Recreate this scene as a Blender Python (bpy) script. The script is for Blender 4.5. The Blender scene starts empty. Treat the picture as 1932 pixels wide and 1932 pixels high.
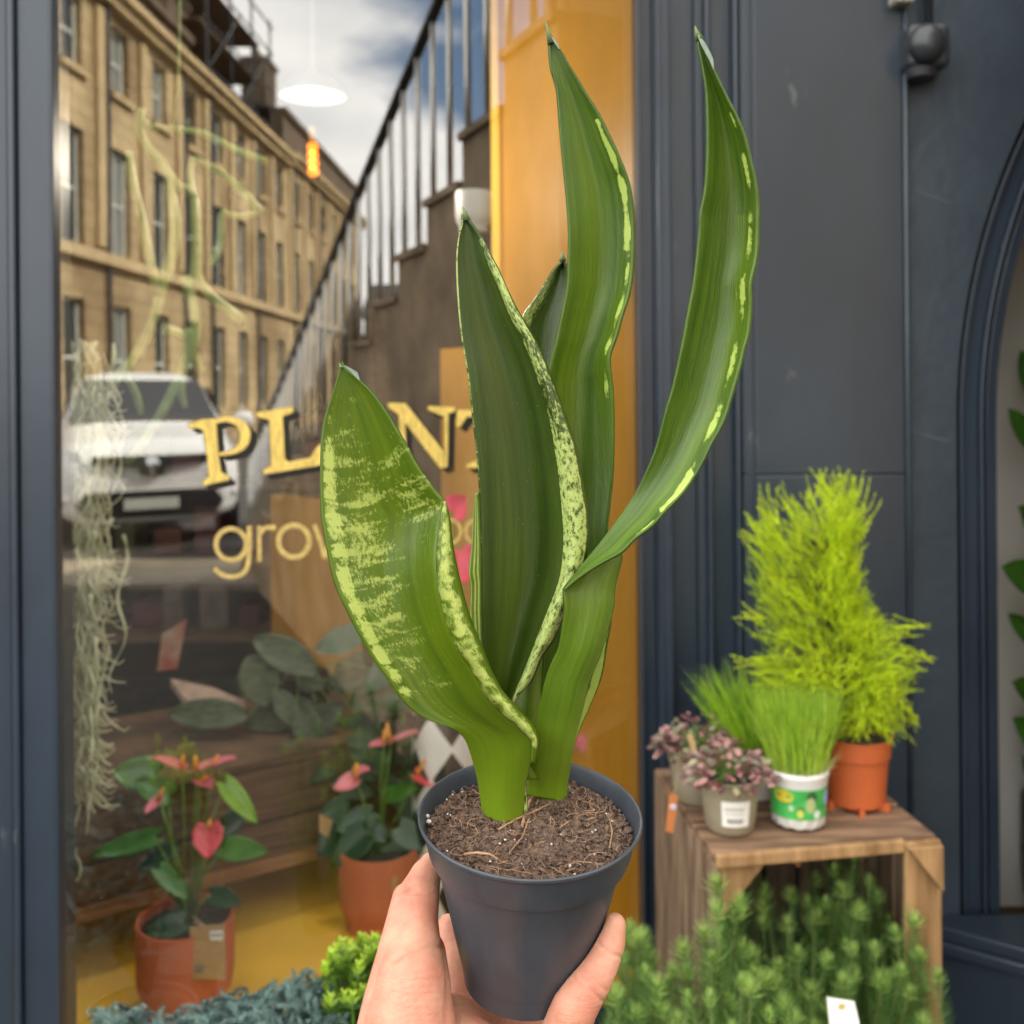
import bpy, math, random
import numpy as np
from mathutils import Vector, Matrix, noise as mnoise

R = math.radians
scene = bpy.context.scene
coll = scene.collection
PI = math.pi

# ------------------------------------------------------------------ camera
CAM = Vector((0.0, 0.0, 1.55))
ROLL = 0.008
F = 1932.0                      # focal length in units of the 1932-px picture grid used below
PPX, PPY = 966.0, 735.0         # principal point on that grid
c_, s_ = math.cos(ROLL), math.sin(ROLL)
RIGHT = Vector((c_, 0, -s_)); UP = Vector((s_, 0, c_)); FWD = Vector((0, 1, 0))
cam_d = bpy.data.cameras.new('camera')
cam_d.sensor_width = 36; cam_d.sensor_fit = 'HORIZONTAL'
cam_d.lens = 36.0
cam_d.shift_y = -(966 - PPY) / F
cam_d.clip_start = 0.02; cam_d.clip_end = 2000
cam_d.dof.use_dof = True
cam_d.dof.focus_distance = 0.555
cam_d.dof.aperture_fstop = 9.5
cam = bpy.data.objects.new('camera', cam_d)
cam.matrix_world = Matrix(((RIGHT.x, UP.x, 0, CAM.x), (RIGHT.y, UP.y, -1, CAM.y), (RIGHT.z, UP.z, 0, CAM.z), (0, 0, 0, 1)))
coll.objects.link(cam)
scene.camera = cam

def P(px, py, d):
    """where the ray through a picture point meets the plane d metres ahead"""
    px, py, d = float(px), float(py), float(d)
    return CAM + d * (FWD + ((px - PPX) / F) * RIGHT - ((py - PPY) / F) * UP)

# the splayed shop window: its plane, and the mirror image it makes of the street behind the camera
GA = R(33)
GN = Vector((math.sin(GA), -math.cos(GA), 0))          # normal towards the street
GT = Vector((math.cos(GA), math.sin(GA), 0))           # along the window, to the right
GD = 1.60
G0 = Vector((0, 0, 0)) - GD * GN                       # foot of the window plane (n.p = -GD)
def glass_pt(px, py, off=0.0):
    """point of the window plane (moved off metres towards the street) on the ray of a picture point"""
    px, py, off = float(px), float(py), float(off)
    dr = FWD + ((px - PPX) / F) * RIGHT - ((py - PPY) / F) * UP
    t = (-GD + off - GN.dot(CAM)) / GN.dot(dr)
    return CAM + t * dr
MIR = Matrix.Identity(4)
for i in range(3):
    for j in range(3):
        MIR[i][j] = (1 if i == j else 0) - 2 * GN[i] * GN[j]
for i in range(3): MIR[i][3] = -2 * GD * GN[i]

# ------------------------------------------------------------------ sky and sun
SUN_TO = Vector((0.30, 0.72, 0.66)).normalized()       # towards the sun: high behind the shop
world = bpy.data.worlds.new('World'); scene.world = world; world.use_nodes = True
nt = world.node_tree; nt.nodes.clear()
N = nt.nodes.new
out = N('ShaderNodeOutputWorld'); bg = N('ShaderNodeBackground'); sky = N('ShaderNodeTexSky')
sky.sky_type = 'NISHITA'; sky.sun_disc = False
sky.sun_elevation = math.asin(SUN_TO.z); sky.sun_rotation = math.atan2(SUN_TO.x, SUN_TO.y)
bg.inputs['Strength'].default_value = 0.14
tc = N('ShaderNodeTexCoord'); mp = N('ShaderNodeMapping'); mp.inputs['Scale'].default_value = (1.0, 1.0, 2.2)
mp.inputs['Location'].default_value = (0.3, 0.1, 0.0)
nz = N('ShaderNodeTexNoise'); nz.inputs['Scale'].default_value = 2.2; nz.inputs['Detail'].default_value = 8; nz.inputs['Roughness'].default_value = 0.55
rmp = N('ShaderNodeValToRGB'); rmp.color_ramp.elements[0].position = 0.30; rmp.color_ramp.elements[1].position = 0.42
nz2 = N('ShaderNodeTexNoise'); nz2.inputs['Scale'].default_value = 3.4; nz2.inputs['Detail'].default_value = 6
crm = N('ShaderNodeValToRGB'); ce = crm.color_ramp.elements
ce[0].position = 0.32; ce[0].color = (7.5, 7.7, 7.8, 1); ce[1].position = 0.68; ce[1].color = (14.5, 13.9, 12.8, 1)
mx = N('ShaderNodeMix'); mx.data_type = 'RGBA'
# a blue gap in the cloud where the window mirrors it
blue_v = (P(985, 40, 1.0) - CAM).normalized()
blue_dir = (MIR.to_3x3() @ blue_v).normalized()
dotn = N('ShaderNodeVectorMath'); dotn.operation = 'DOT_PRODUCT'; dotn.inputs[1].default_value = blue_dir
nrm = N('ShaderNodeVectorMath'); nrm.operation = 'NORMALIZE'
mr = N('ShaderNodeMapRange'); mr.inputs['From Min'].default_value = 0.975; mr.inputs['From Max'].default_value = 0.999
mr.inputs['To Min'].default_value = 0.16; mr.inputs['To Max'].default_value = -0.20
addn = N('ShaderNodeMath'); addn.operation = 'ADD'
L = nt.links.new
L(tc.outputs['Generated'], mp.inputs['Vector']); L(mp.outputs[0], nz.inputs['Vector']); L(mp.outputs[0], nz2.inputs['Vector'])
L(tc.outputs['Generated'], nrm.inputs[0]); L(nrm.outputs[0], dotn.inputs[0]); L(dotn.outputs['Value'], mr.inputs['Value'])
L(nz.outputs['Fac'], addn.inputs[0]); L(mr.outputs[0], addn.inputs[1]); L(addn.outputs[0], rmp.inputs['Fac'])
L(nz2.outputs['Fac'], crm.inputs['Fac']); L(rmp.outputs['Color'], mx.inputs[0]); L(sky.outputs[0], mx.inputs[6]); L(crm.outputs[0], mx.inputs[7])
L(mx.outputs[2], bg.inputs['Color']); L(bg.outputs[0], out.inputs['Surface'])

sun_d = bpy.data.lights.new('sun', 'SUN'); sun_d.energy = 5.0; sun_d.angle = R(0.6); sun_d.color = (1.0, 0.93, 0.80)
sun = bpy.data.objects.new('sun', sun_d); coll.objects.link(sun)
sun.rotation_euler = SUN_TO.to_track_quat('Z', 'Y').to_euler(); sun.location = (0, 0, 30)

scene.view_settings.view_transform = 'Standard'; scene.view_settings.look = 'None'
scene.view_settings.exposure = 1.32; scene.view_settings.gamma = 1.0
scene.render.engine = 'CYCLES'
cy = scene.cycles
cy.max_bounces = 8; cy.diffuse_bounces = 4; cy.glossy_bounces = 4; cy.transmission_bounces = 4; cy.transparent_max_bounces = 12
cy.caustics_reflective = False; cy.caustics_refractive = False; cy.sample_clamp_indirect = 6.0
cy.use_denoising = True

# ------------------------------------------------------------------ materials
def new_mat(name):
    m = bpy.data.materials.new(name); m.use_nodes = True
    t = m.node_tree; b = t.nodes['Principled BSDF']
    return m, t, b
def mat(name, col, rough=0.6, var=0.0, scale=8.0, stretch=(1, 1, 1), bump=0.0, bscale=None, spec=0.5, metal=0.0, col2=None, detail=5, coat=0.0, thin=0.0, lo=0.35, hi=0.65, bdist=0.002):
    m, t, b = new_mat(name)
    n = t.nodes.new; l = t.links.new
    b.inputs['Roughness'].default_value = rough; b.inputs['Specular IOR Level'].default_value = spec
    b.inputs['Metallic'].default_value = metal; b.inputs['Coat Weight'].default_value = coat
    c = tuple(col) + (1,)
    b.inputs['Base Color'].default_value = c
    if var or col2 or bump:
        tc = n('ShaderNodeTexCoord'); mp = n('ShaderNodeMapping'); mp.inputs['Scale'].default_value = stretch
        l(tc.outputs['Object'], mp.inputs['Vector'])
        nz = n('ShaderNodeTexNoise'); nz.inputs['Scale'].default_value = scale; nz.inputs['Detail'].default_value = detail
        nz.inputs['Roughness'].default_value = 0.6
        l(mp.outputs[0], nz.inputs['Vector'])
        r = n('ShaderNodeValToRGB'); e = r.color_ramp.elements
        e[0].position = lo; e[1].position = hi
        c2 = tuple(col2) + (1,) if col2 else tuple(min(1, x * (1 + var)) for x in col) + (1,)
        c1 = c if col2 else tuple(x * (1 - var) for x in col) + (1,)
        e[0].color = c1; e[1].color = c2
        l(nz.outputs['Fac'], r.inputs['Fac']); l(r.outputs['Color'], b.inputs['Base Color'])
        if bump:
            nb = n('ShaderNodeTexNoise'); nb.inputs['Scale'].default_value = bscale or scale * 3; nb.inputs['Detail'].default_value = 6
            l(mp.outputs[0], nb.inputs['Vector'])
            bp = n('ShaderNodeBump'); bp.inputs['Strength'].default_value = bump; bp.inputs['Distance'].default_value = bdist
            l(nb.outputs['Fac'], bp.inputs['Height']); l(bp.outputs[0], b.inputs['Normal'])
    if thin:
        tr = n('ShaderNodeBsdfTranslucent'); mxs = n('ShaderNodeMixShader'); mxs.inputs[0].default_value = thin
        o = t.nodes['Material Output']
        src = b.inputs['Base Color'].links[0].from_socket if b.inputs['Base Color'].links else None
        if src: l(src, tr.inputs['Color'])
        else: tr.inputs['Color'].default_value = c
        l(b.outputs[0], mxs.inputs[1]); l(tr.outputs[0], mxs.inputs[2]); l(mxs.outputs[0], o.inputs['Surface'])
    return m
def wear(m, col=(.17, .18, .185), scale=9, thr=.64, stretch=(1, 1, .4)):
    """scuffs and thin patches of paint, mixed over a material's colour"""
    t = m.node_tree; b = t.nodes['Principled BSDF']; n = t.nodes.new; l = t.links.new
    tc = n('ShaderNodeTexCoord'); mp = n('ShaderNodeMapping'); mp.inputs['Scale'].default_value = stretch; l(tc.outputs['Object'], mp.inputs['Vector'])
    a = n('ShaderNodeTexNoise'); a.inputs['Scale'].default_value = scale; a.inputs['Detail'].default_value = 12; a.inputs['Roughness'].default_value = .72; l(mp.outputs[0], a.inputs['Vector'])
    r = n('ShaderNodeMapRange'); r.inputs['From Min'].default_value = thr; r.inputs['From Max'].default_value = thr + .05; r.inputs['To Max'].default_value = .6; l(a.outputs['Fac'], r.inputs['Value'])
    x = n('ShaderNodeMix'); x.data_type = 'RGBA'; x.inputs[7].default_value = tuple(col) + (1,)
    src = b.inputs['Base Color'].links[0].from_socket; l(r.outputs[0], x.inputs[0]); l(src, x.inputs[6]); l(x.outputs[2], b.inputs['Base Color'])
    return m
def emis(name, col, s):
    m, t, b = new_mat(name)
    b.inputs['Base Color'].default_value = (0, 0, 0, 1)
    b.inputs['Emission Color'].default_value = tuple(col) + (1,); b.inputs['Emission Strength'].default_value = s
    return m

# ------------------------------------------------------------------ mesh building
class MB:
    def __init__(self): self.v = []; self.f = []
    def add(self, vs, fs):
        o = len(self.v); self.v += [tuple(v) for v in vs]; self.f += [tuple(i + o for i in f) for f in fs]; return self
    def box(self, a, b, M=None):
        x0, y0, z0 = a; x1, y1, z1 = b
        vs = [(x0,y0,z0),(x1,y0,z0),(x1,y1,z0),(x0,y1,z0),(x0,y0,z1),(x1,y0,z1),(x1,y1,z1),(x0,y1,z1)]
        if M is not None: vs = [M @ Vector(v) for v in vs]
        return self.add(vs, [(0,3,2,1),(4,5,6,7),(0,1,5,4),(1,2,6,5),(2,3,7,6),(3,0,4,7)])
    def obox(self, c, ax, ay, az):
        """box from a corner and three edge vectors"""
        c, ax, ay, az = map(Vector, (c, ax, ay, az))
        vs = [c, c+ax, c+ax+ay, c+ay, c+az, c+ax+az, c+ax+ay+az, c+ay+az]
        return self.add(vs, [(0,3,2,1),(4,5,6,7),(0,1,5,4),(1,2,6,5),(2,3,7,6),(3,0,4,7)])
    def tube(self, pts, r, n=8, caps=True):
        pts = [Vector(p) for p in pts]
        rs = r if hasattr(r, '__len__') else [r] * len(pts)
        vs = []; fs = []; up = None
        for i, p in enumerate(pts):
            d = (pts[min(i+1, len(pts)-1)] - pts[max(i-1, 0)])
            if d.length < 1e-9: d = Vector((0, 0, 1))
            d.normalize()
            if up is None: up = d.orthogonal().normalized()
            up = (up - d * up.dot(d))
            if up.length < 1e-6: up = d.orthogonal()
            up.normalize(); sd = d.cross(up)
            for k in range(n):
                a = 2 * PI * k / n
                vs.append(p + (up * math.cos(a) + sd * math.sin(a)) * rs[i])
        for i in range(len(pts) - 1):
            for k in range(n):
                k2 = (k + 1) % n
                fs.append((i*n+k, i*n+k2, (i+1)*n+k2, (i+1)*n+k))
        if caps: fs.append(tuple(range(n-1, -1, -1))); fs.append(tuple((len(pts)-1)*n + k for k in range(n)))
        return self.add(vs, fs)
    def lathe(self, prof, n=48, M=None, close=False):
        vs = []; fs = []
        for (r, z) in prof:
            for k in range(n):
                a = 2 * PI * k / n; v = Vector((r * math.cos(a), r * math.sin(a), z))
                vs.append(M @ v if M is not None else v)
        for i in range(len(prof) - 1):
            for k in range(n):
                k2 = (k + 1) % n
                fs.append((i*n+k, i*n+k2, (i+1)*n+k2, (i+1)*n+k))
        return self.add(vs, fs)
    def sphere(self, c, r, n=12, m=8, sc=(1, 1, 1)):
        c = Vector(c); prof = [(r * math.sin(PI * i / m), -r * math.cos(PI * i / m)) for i in range(m + 1)]
        prof[0] = (1e-4*r, -r); prof[-1] = (1e-4*r, r)
        M = Matrix.Translation(c) @ Matrix.Diagonal((sc[0], sc[1], sc[2], 1))
        return self.lathe(prof, n, M)
    def prism(self, poly, depth_vec):
        """polygon of 3D points extruded along a vector"""
        n = len(poly); poly = [Vector(p) for p in poly]; dv = Vector(depth_vec)
        vs = poly + [p + dv for p in poly]
        fs = [tuple(range(n)), tuple(range(2*n-1, n-1, -1))] + [(i, i + n, (i+1) % n + n, (i+1) % n) for i in range(n)]
        return self.add(vs, fs)
    def blade(self, p, d, w, l, bend=Vector((0, 0, 0)), seg=3, side=None):
        """a thin tapered strip"""
        p = Vector(p); d = Vector(d).normalized()
        sd = side if side is not None else d.cross(Vector((random.uniform(-1, 1), random.uniform(-1, 1), random.uniform(-1, 1))))
        if sd.length < 1e-6: sd = d.orthogonal()
        sd = sd.normalized()
        vs = []; fs = []
        for i in range(seg + 1):
            t = i / seg; q = p + d * (l * t) + bend * (t * t)
            ww = w * (1 - t) ** 0.7 * 0.5 + w * 0.04
            vs += [q - sd * ww, q + sd * ww]
        for i in range(seg): fs.append((2*i, 2*i+1, 2*i+3, 2*i+2))
        return self.add(vs, fs)
    def build(self, name, m=None, parent=None, mirror=False, smooth=False, recalc=True):
        vs = self.v
        if mirror: vs = [tuple(MIR @ Vector(v)) for v in vs]
        if parent is not None:
            o = parent; off = Vector((0, 0, 0))
            while o is not None: off += o.location; o = o.parent
            vs = [(v[0] - off.x, v[1] - off.y, v[2] - off.z) for v in vs]
        me = bpy.data.meshes.new(name)
        fs = self.f if not mirror else [tuple(reversed(f)) for f in self.f]
        me.from_pydata(vs, [], fs); me.update()
        if smooth: me.polygons.foreach_set('use_smooth', [True] * len(me.polygons))
        if m is not None: me.materials.append(m)
        ob = bpy.data.objects.new(name, me); coll.objects.link(ob)
        if parent is not None: ob.parent = parent
        return ob
def tag(o, label=None, cat=None, group=None, kind=None):
    if label: o['label'] = label
    if cat: o['category'] = cat
    if group: o['group'] = group
    if kind: o['kind'] = kind
    return o
def empty(name, loc, label=None, cat=None, group=None, kind=None):
    o = bpy.data.objects.new(name, None); o.location = loc; o.empty_display_size = 0.05; coll.objects.link(o)
    return tag(o, label, cat, group, kind)
def bevel(o, w=0.002, seg=2):
    md = o.modifiers.new('bevel', 'BEVEL'); md.width = w; md.segments = seg; md.limit_method = 'ANGLE'; md.angle_limit = R(35)
    return o
def cr(pts, n):
    """Catmull-Rom through a list of tuples -> n samples at even arc length"""
    A = np.array(pts, float)
    if len(A) == 2: return A[0] + (A[1] - A[0]) * np.linspace(0, 1, n)[:, None]
    E = np.vstack([2*A[0]-A[1], A, 2*A[-1]-A[-2]])
    o = []
    for i in range(1, len(E) - 2):
        p0, p1, p2, p3 = E[i-1], E[i], E[i+1], E[i+2]
        for t in np.linspace(0, 1, 12, endpoint=False):
            o.append(0.5 * ((2*p1) + (-p0+p2)*t + (2*p0-5*p1+4*p2-p3)*t*t + (-p0+3*p1-3*p2+p3)*t**3))
    o.append(A[-1]); o = np.array(o)
    s = np.concatenate([[0], np.cumsum(np.linalg.norm(np.diff(o[:, :2], axis=0), axis=1))]); s /= s[-1]
    q = np.linspace(0, 1, n)
    return np.stack([np.interp(q, s, o[:, k]) for k in range(o.shape[1])], 1)

# ================================================================== the plant held in the hand
random.seed(5)
POT_C = P(1000, 1533, 0.56)
AX = Vector((0.030, -0.135, 1.0)).normalized()
e1 = Vector((1, 0, 0)); e1 = (e1 - AX * e1.dot(AX)).normalized(); e2 = AX.cross(e1)
POTM = Matrix(((e1.x, e2.x, AX.x, POT_C.x), (e1.y, e2.y, AX.y, POT_C.y), (e1.z, e2.z, AX.z, POT_C.z), (0, 0, 0, 1)))
RR = 0.0612
def soil_depth(px, py, below=0.012):
    c = POT_C - AX * below
    dr = FWD + ((px - PPX) / F) * RIGHT - ((py - PPY) / F) * UP
    return AX.dot(c - CAM) / AX.dot(dr)

snake = empty('potted_snake_plant', tuple(POT_C - AX * 0.098), 'snake plant with broad yellow flecked leaves in a dark grey pot held by the hand', 'potted plant')
m_pot = mat('pot_plastic', (0.043, 0.052, 0.066), rough=0.42, var=0.16, scale=55, stretch=(1, 1, 0.35), bump=0.12, bscale=260, spec=0.45, bdist=0.0004)
prof = [(0.0005, -0.109), (0.024, -0.109), (0.0315, -0.1125), (0.0345, -0.112), (0.0352, -0.106), (0.0362, -0.0985), (0.0366, -0.0980),
        (0.0385, -0.088), (0.0435, -0.062), (0.0482, -0.038), (0.0515, -0.0235), (0.0528, -0.0222), (0.0545, -0.0212), (0.0556, -0.018),
        (0.0574, -0.010), (0.0590, -0.0038), (0.0600, -0.0030), (RR, -0.0016), (RR, -0.0004), (RR-0.0006, 0.0003), (RR-0.0014, 0.0), (0.0588, -0.0016), (0.0578, -0.006), (0.0555, -0.016), (0.050, -0.022), (0.0005, -0.022)]
prof = [(r, z if z > -.0235 else -.0235 + (z + .0235) * .835) for r, z in prof]
pb = MB(); pb.lathe(prof, 128, POTM)
pot = pb.build('pot', m_pot, snake, smooth=True); md = pot.modifiers.new('e', 'EDGE_SPLIT'); md.split_angle = R(24)

# soil: a lumpy disc with crumbs, fibres and white grit
m_soil = mat('soil', (0.045, 0.028, 0.021), rough=0.95, scale=230, col2=(0.23, 0.155, 0.115), bump=0.9, bscale=420, spec=0.2, bdist=0.003, lo=0.3, hi=0.72)
sb = MB(); nr, na = 46, 180
vs = []; fs = []
for i in range(nr + 1):
    r = 0.0562 * (i / nr)
    for k in range(na):
        a = 2 * PI * k / na; x, y = r * math.cos(a), r * math.sin(a)
        h = 0.0022 * mnoise.noise(Vector((x * 60, y * 60, 3))) + 0.0016 * mnoise.noise(Vector((x * 210, y * 210, 7))) + 0.0013 * mnoise.noise(Vector((x * 520, y * 520, 1)))
        h += 0.0022 * (1 - (r / 0.057) ** 2) - 0.0012
        vs.append(POTM @ Vector((x, y, -0.0105 + h)))
for i in range(nr):
    for k in range(na):
        k2 = (k + 1) % na; fs.append((i*na+k, i*na+k2, (i+1)*na+k2, (i+1)*na+k))
sb.add(vs, fs)
def soil_pt(r, a, h=0.0):
    return POTM @ Vector((r * math.cos(a), r * math.sin(a), -0.0098 + h))
for i in range(8500):                                       # crumbs
    r = 0.0552 * math.sqrt(random.random()); a = random.uniform(0, 2*PI); s = random.choice([0.0005, 0.0007, 0.0009, 0.0012, 0.0018, 0.0006]) * random.uniform(0.6, 1.35)
    c = soil_pt(r, a, 0.0008 * random.uniform(-1, 1.0) + 0.0015 * mnoise.noise(Vector((r * math.cos(a) * 60, r * math.sin(a) * 60, 3))))
    q = [Vector((random.uniform(-1, 1), random.uniform(-1, 1), random.uniform(-1, 1))).normalized() * s * random.uniform(.6, 1.1) for _ in range(4)]
    ax = [Vector((s, 0, 0)), Vector((-s, 0, 0)), Vector((0, s, 0)), Vector((0, -s, 0)), Vector((0, 0, s)), Vector((0, 0, -s))]
    ax = [v * random.uniform(0.5, 1.2) + q[j % 4] * 0.35 for j, v in enumerate(ax)]
    sb.add([c + v for v in ax], [(0,2,4),(2,1,4),(1,3,4),(3,0,4),(2,0,5),(1,2,5),(3,1,5),(0,3,5)])
for i in range(1500):                                       # crumbs heaped against the leaf bases
    if i % 2: px, py = random.uniform(898, 1000), 0; py = 1556 + random.gauss(0, 6) - 26 * abs((px - 948) / 50) ** 2.2 + (12 if px > 975 else 0)
    else: px, py = random.uniform(990, 1082), 0; py = 1522 + random.gauss(0, 5) - 14 * abs((px - 1040) / 42) ** 2
    if py > 1575: continue
    s = random.uniform(.0005, .0015); c = P(px, py, soil_depth(px, py, .0105) - .0008) + AX * random.uniform(0, .0022)
    ax = [Vector((s, 0, 0)), Vector((-s, 0, 0)), Vector((0, s, 0)), Vector((0, -s, 0)), Vector((0, 0, s)), Vector((0, 0, -s))]
    ax = [v * random.uniform(0.5, 1.3) for v in ax]
    sb.add([c + v for v in ax], [(0,2,4),(2,1,4),(1,3,4),(3,0,4),(2,0,5),(1,2,5),(3,1,5),(0,3,5)])
soil = sb.build('soil', m_soil, snake)
m_fib = mat('root_fibre', (0.30, 0.175, 0.10), rough=0.8, var=0.5, scale=60)
fb = MB()
for i in range(190):
    r = 0.054 * math.sqrt(random.random()); a = random.uniform(0, 2*PI)
    p = soil_pt(r, a, 0.0022); th = random.uniform(0, 2*PI); l = random.uniform(0.003, 0.012) * (1.8 if random.random() < .1 else 1)
    pts = []
    cvt = random.uniform(-2.4, 2.4)
    for k in range(6):
        t = k / 5; th2 = th + cvt * t
        pts.append(tuple(p)); p = p + (e1 * math.cos(th2) + e2 * math.sin(th2)) * l / 5 + AX * (0.0007 * math.sin(t * 3.1) * random.uniform(-.6, 1.3))
    if max(((Vector(q) - POT_C) - AX * (Vector(q) - POT_C).dot(AX)).length for q in pts) > .0545: continue
    fb.tube(pts, [random.uniform(0.00007, 0.00022)] * 6, 4)
# thicker roots by the leaf bases
for pl, rr in (([(1012,1518),(1020,1498),(1035,1487),(1050,1489),(1062,1496)], 0.0007), ([(985,1560),(990,1535),(1000,1510),(1008,1500)], 0.0012), ([(960,1610),(985,1580),(998,1545)], 0.0006),
               ([(875,1612),(900,1609),(925,1612),(940,1622)], 0.0010), ([(1150,1545),(1155,1570),(1150,1600)], 0.0006), ([(940,1565),(975,1545),(1010,1530),(1040,1515)], 0.0008)):
    fb.tube([P(x, y, soil_depth(x, y, 0.0078)) for x, y in pl], rr * .72, 6)
fib = fb.build('root', m_fib, soil); tag(fib, kind='stuff')
m_grit = mat('perlite', (0.55, 0.52, 0.46), rough=0.8, var=0.2, scale=300)
gb = MB()
for i in range(45):
    r = 0.055 * math.sqrt(random.random()); a = random.uniform(0, 2*PI); s = random.uniform(0.0003, 0.0008)
    gb.sphere(soil_pt(r, a, 0.0014), s, 6, 4, (1, random.uniform(.6, 1.2), random.uniform(.6, 1)))
for (x, y) in ((806, 1540), (809, 1550), (1166, 1630)):
    gb.sphere(P(x, y, soil_depth(x, y, 0.008)), 0.0016, 7, 5, (1, .8, .8))
gr = gb.build('grit', m_grit, soil); tag(gr, kind='stuff')

# ---- leaves
def leaf_mat(name, base, deep, pale, thin=0.22, bands=(8, 42), wb=.45, grain=(120, 85)):
    m, t, b = new_mat(name); n = t.nodes.new; l = t.links.new
    uv = n('ShaderNodeUVMap'); uv.uv_map = 'UVMap'
    at = n('ShaderNodeAttribute'); at.attribute_name = 'flecks'
    yg = n('ShaderNodeAttribute'); yg.attribute_name = 'young'
    # long streaks
    m1 = n('ShaderNodeMapping'); m1.inputs['Scale'].default_value = (38, 2.2, 1); l(uv.outputs[0], m1.inputs['Vector'])
    n1 = n('ShaderNodeTexNoise'); n1.inputs['Scale'].default_value = 1.0; n1.inputs['Detail'].default_value = 6; l(m1.outputs[0], n1.inputs['Vector'])
    r1 = n('ShaderNodeValToRGB'); e = r1.color_ramp.elements; e[0].position = 0.30; e[0].color = tuple(deep) + (1,); e[1].position = 0.72; e[1].color = tuple(base) + (1,)
    l(n1.outputs['Fac'], r1.inputs['Fac'])
    # broad tone
    m3 = n('ShaderNodeMapping'); m3.inputs['Scale'].default_value = (2.0, 5.0, 1); l(uv.outputs[0], m3.inputs['Vector'])
    n3 = n('ShaderNodeTexNoise'); n3.inputs['Scale'].default_value = 1.0; n3.inputs['Detail'].default_value = 3; l(m3.outputs[0], n3.inputs['Vector'])
    x3 = n('ShaderNodeMix'); x3.data_type = 'RGBA'; x3.blend_type = 'MULTIPLY'; x3.inputs[0].default_value = 0.5
    r3 = n('ShaderNodeValToRGB'); r3.color_ramp.elements[0].position = .3; r3.color_ramp.elements[0].color = (.50, .58, .5, 1); r3.color_ramp.elements[1].position = .7; r3.color_ramp.elements[1].color = (1, 1, 1, 1)
    l(n3.outputs['Fac'], r3.inputs['Fac']); l(r1.outputs['Color'], x3.inputs[6]); l(r3.outputs['Color'], x3.inputs[7])
    # young lime tissue at the base
    xy = n('ShaderNodeMix'); xy.data_type = 'RGBA'; xy.inputs[7].default_value = (0.26, 0.42, 0.020, 1)
    l(yg.outputs['Fac'], xy.inputs[0]); l(x3.outputs[2], xy.inputs[6])
    # flecks: cross bands + grain
    m2 = n('ShaderNodeMapping'); m2.inputs['Scale'].default_value = bands + (1,); l(uv.outputs[0], m2.inputs['Vector'])
    n2 = n('ShaderNodeTexNoise'); n2.inputs['Scale'].default_value = 1.0; n2.inputs['Detail'].default_value = 2; n2.inputs['Distortion'].default_value = 0.5; l(m2.outputs[0], n2.inputs['Vector'])
    m4 = n('ShaderNodeMapping'); m4.inputs['Scale'].default_value = grain + (1,); l(uv.outputs[0], m4.inputs['Vector'])
    n4 = n('ShaderNodeTexNoise'); n4.inputs['Scale'].default_value = 1.0; n4.inputs['Detail'].default_value = 8; n4.inputs['Roughness'].default_value = 0.75; l(m4.outputs[0], n4.inputs['Vector'])
    a1 = n('ShaderNodeMath'); a1.operation = 'MULTIPLY'; a1.inputs[1].default_value = wb; l(n2.outputs['Fac'], a1.inputs[0])
    a2 = n('ShaderNodeMath'); a2.operation = 'MULTIPLY_ADD'; a2.inputs[1].default_value = 1 - wb; l(n4.outputs['Fac'], a2.inputs[0]); l(a1.outputs[0], a2.inputs[2])
    a3 = n('ShaderNodeMath'); a3.operation = 'ADD'; l(a2.outputs[0], a3.inputs[0]); l(at.outputs['Fac'], a3.inputs[1])
    r2 = n('ShaderNodeMapRange'); r2.inputs['From Min'].default_value = 0.95; r2.inputs['From Max'].default_value = 1.03; r2.inputs['To Max'].default_value = .9; l(a3.outputs[0], r2.inputs['Value'])
    x2 = n('ShaderNodeMix'); x2.data_type = 'RGBA'; x2.inputs[7].default_value = tuple(pale) + (1,)
    ra2 = n('ShaderNodeMapRange'); ra2.inputs['From Min'].default_value = .40; ra2.inputs['From Max'].default_value = .50; ra2.inputs['To Min'].default_value = .45; ra2.inputs['To Max'].default_value = 1.0; l(at.outputs['Fac'], ra2.inputs['Value'])
    mu = n('ShaderNodeMath'); mu.operation = 'MULTIPLY'; l(r2.outputs[0], mu.inputs[0]); l(ra2.outputs[0], mu.inputs[1]); l(mu.outputs[0], x2.inputs[0]); l(xy.outputs[2], x2.inputs[6])
    # tiny pale scuffs
    nv = n('ShaderNodeTexVoronoi'); nv.inputs['Scale'].default_value = 42; nv.feature = 'F1'; l(uv.outputs[0], nv.inputs['Vector'])
    rv = n('ShaderNodeMapRange'); rv.inputs['From Min'].default_value = 0.06; rv.inputs['From Max'].default_value = 0.02; rv.inputs['To Max'].default_value = 0.5; l(nv.outputs['Distance'], rv.inputs['Value'])
    x5 = n('ShaderNodeMix'); x5.data_type = 'RGBA'; x5.inputs[7].default_value = (0.42, 0.5, 0.32, 1); l(rv.outputs[0], x5.inputs[0]); l(x2.outputs[2], x5.inputs[6])
    l(x5.outputs[2], b.inputs['Base Color'])
    b.inputs['Roughness'].default_value = 0.29; b.inputs['Specular IOR Level'].default_value = 0.5
    nb = n('ShaderNodeTexNoise'); mb = n('ShaderNodeMapping'); mb.inputs['Scale'].default_value = (150, 30, 1); l(uv.outputs[0], mb.inputs['Vector']); l(mb.outputs[0], nb.inputs['Vector'])
    nb.inputs['Scale'].default_value = 1; nb.inputs['Detail'].default_value = 4
    bp = n('ShaderNodeBump'); bp.inputs['Strength'].default_value = 0.5; bp.inputs['Distance'].default_value = 0.0006; l(nb.outputs['Fac'], bp.inputs['Height'])
    l(bp.outputs[0], b.inputs['Normal'])
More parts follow.
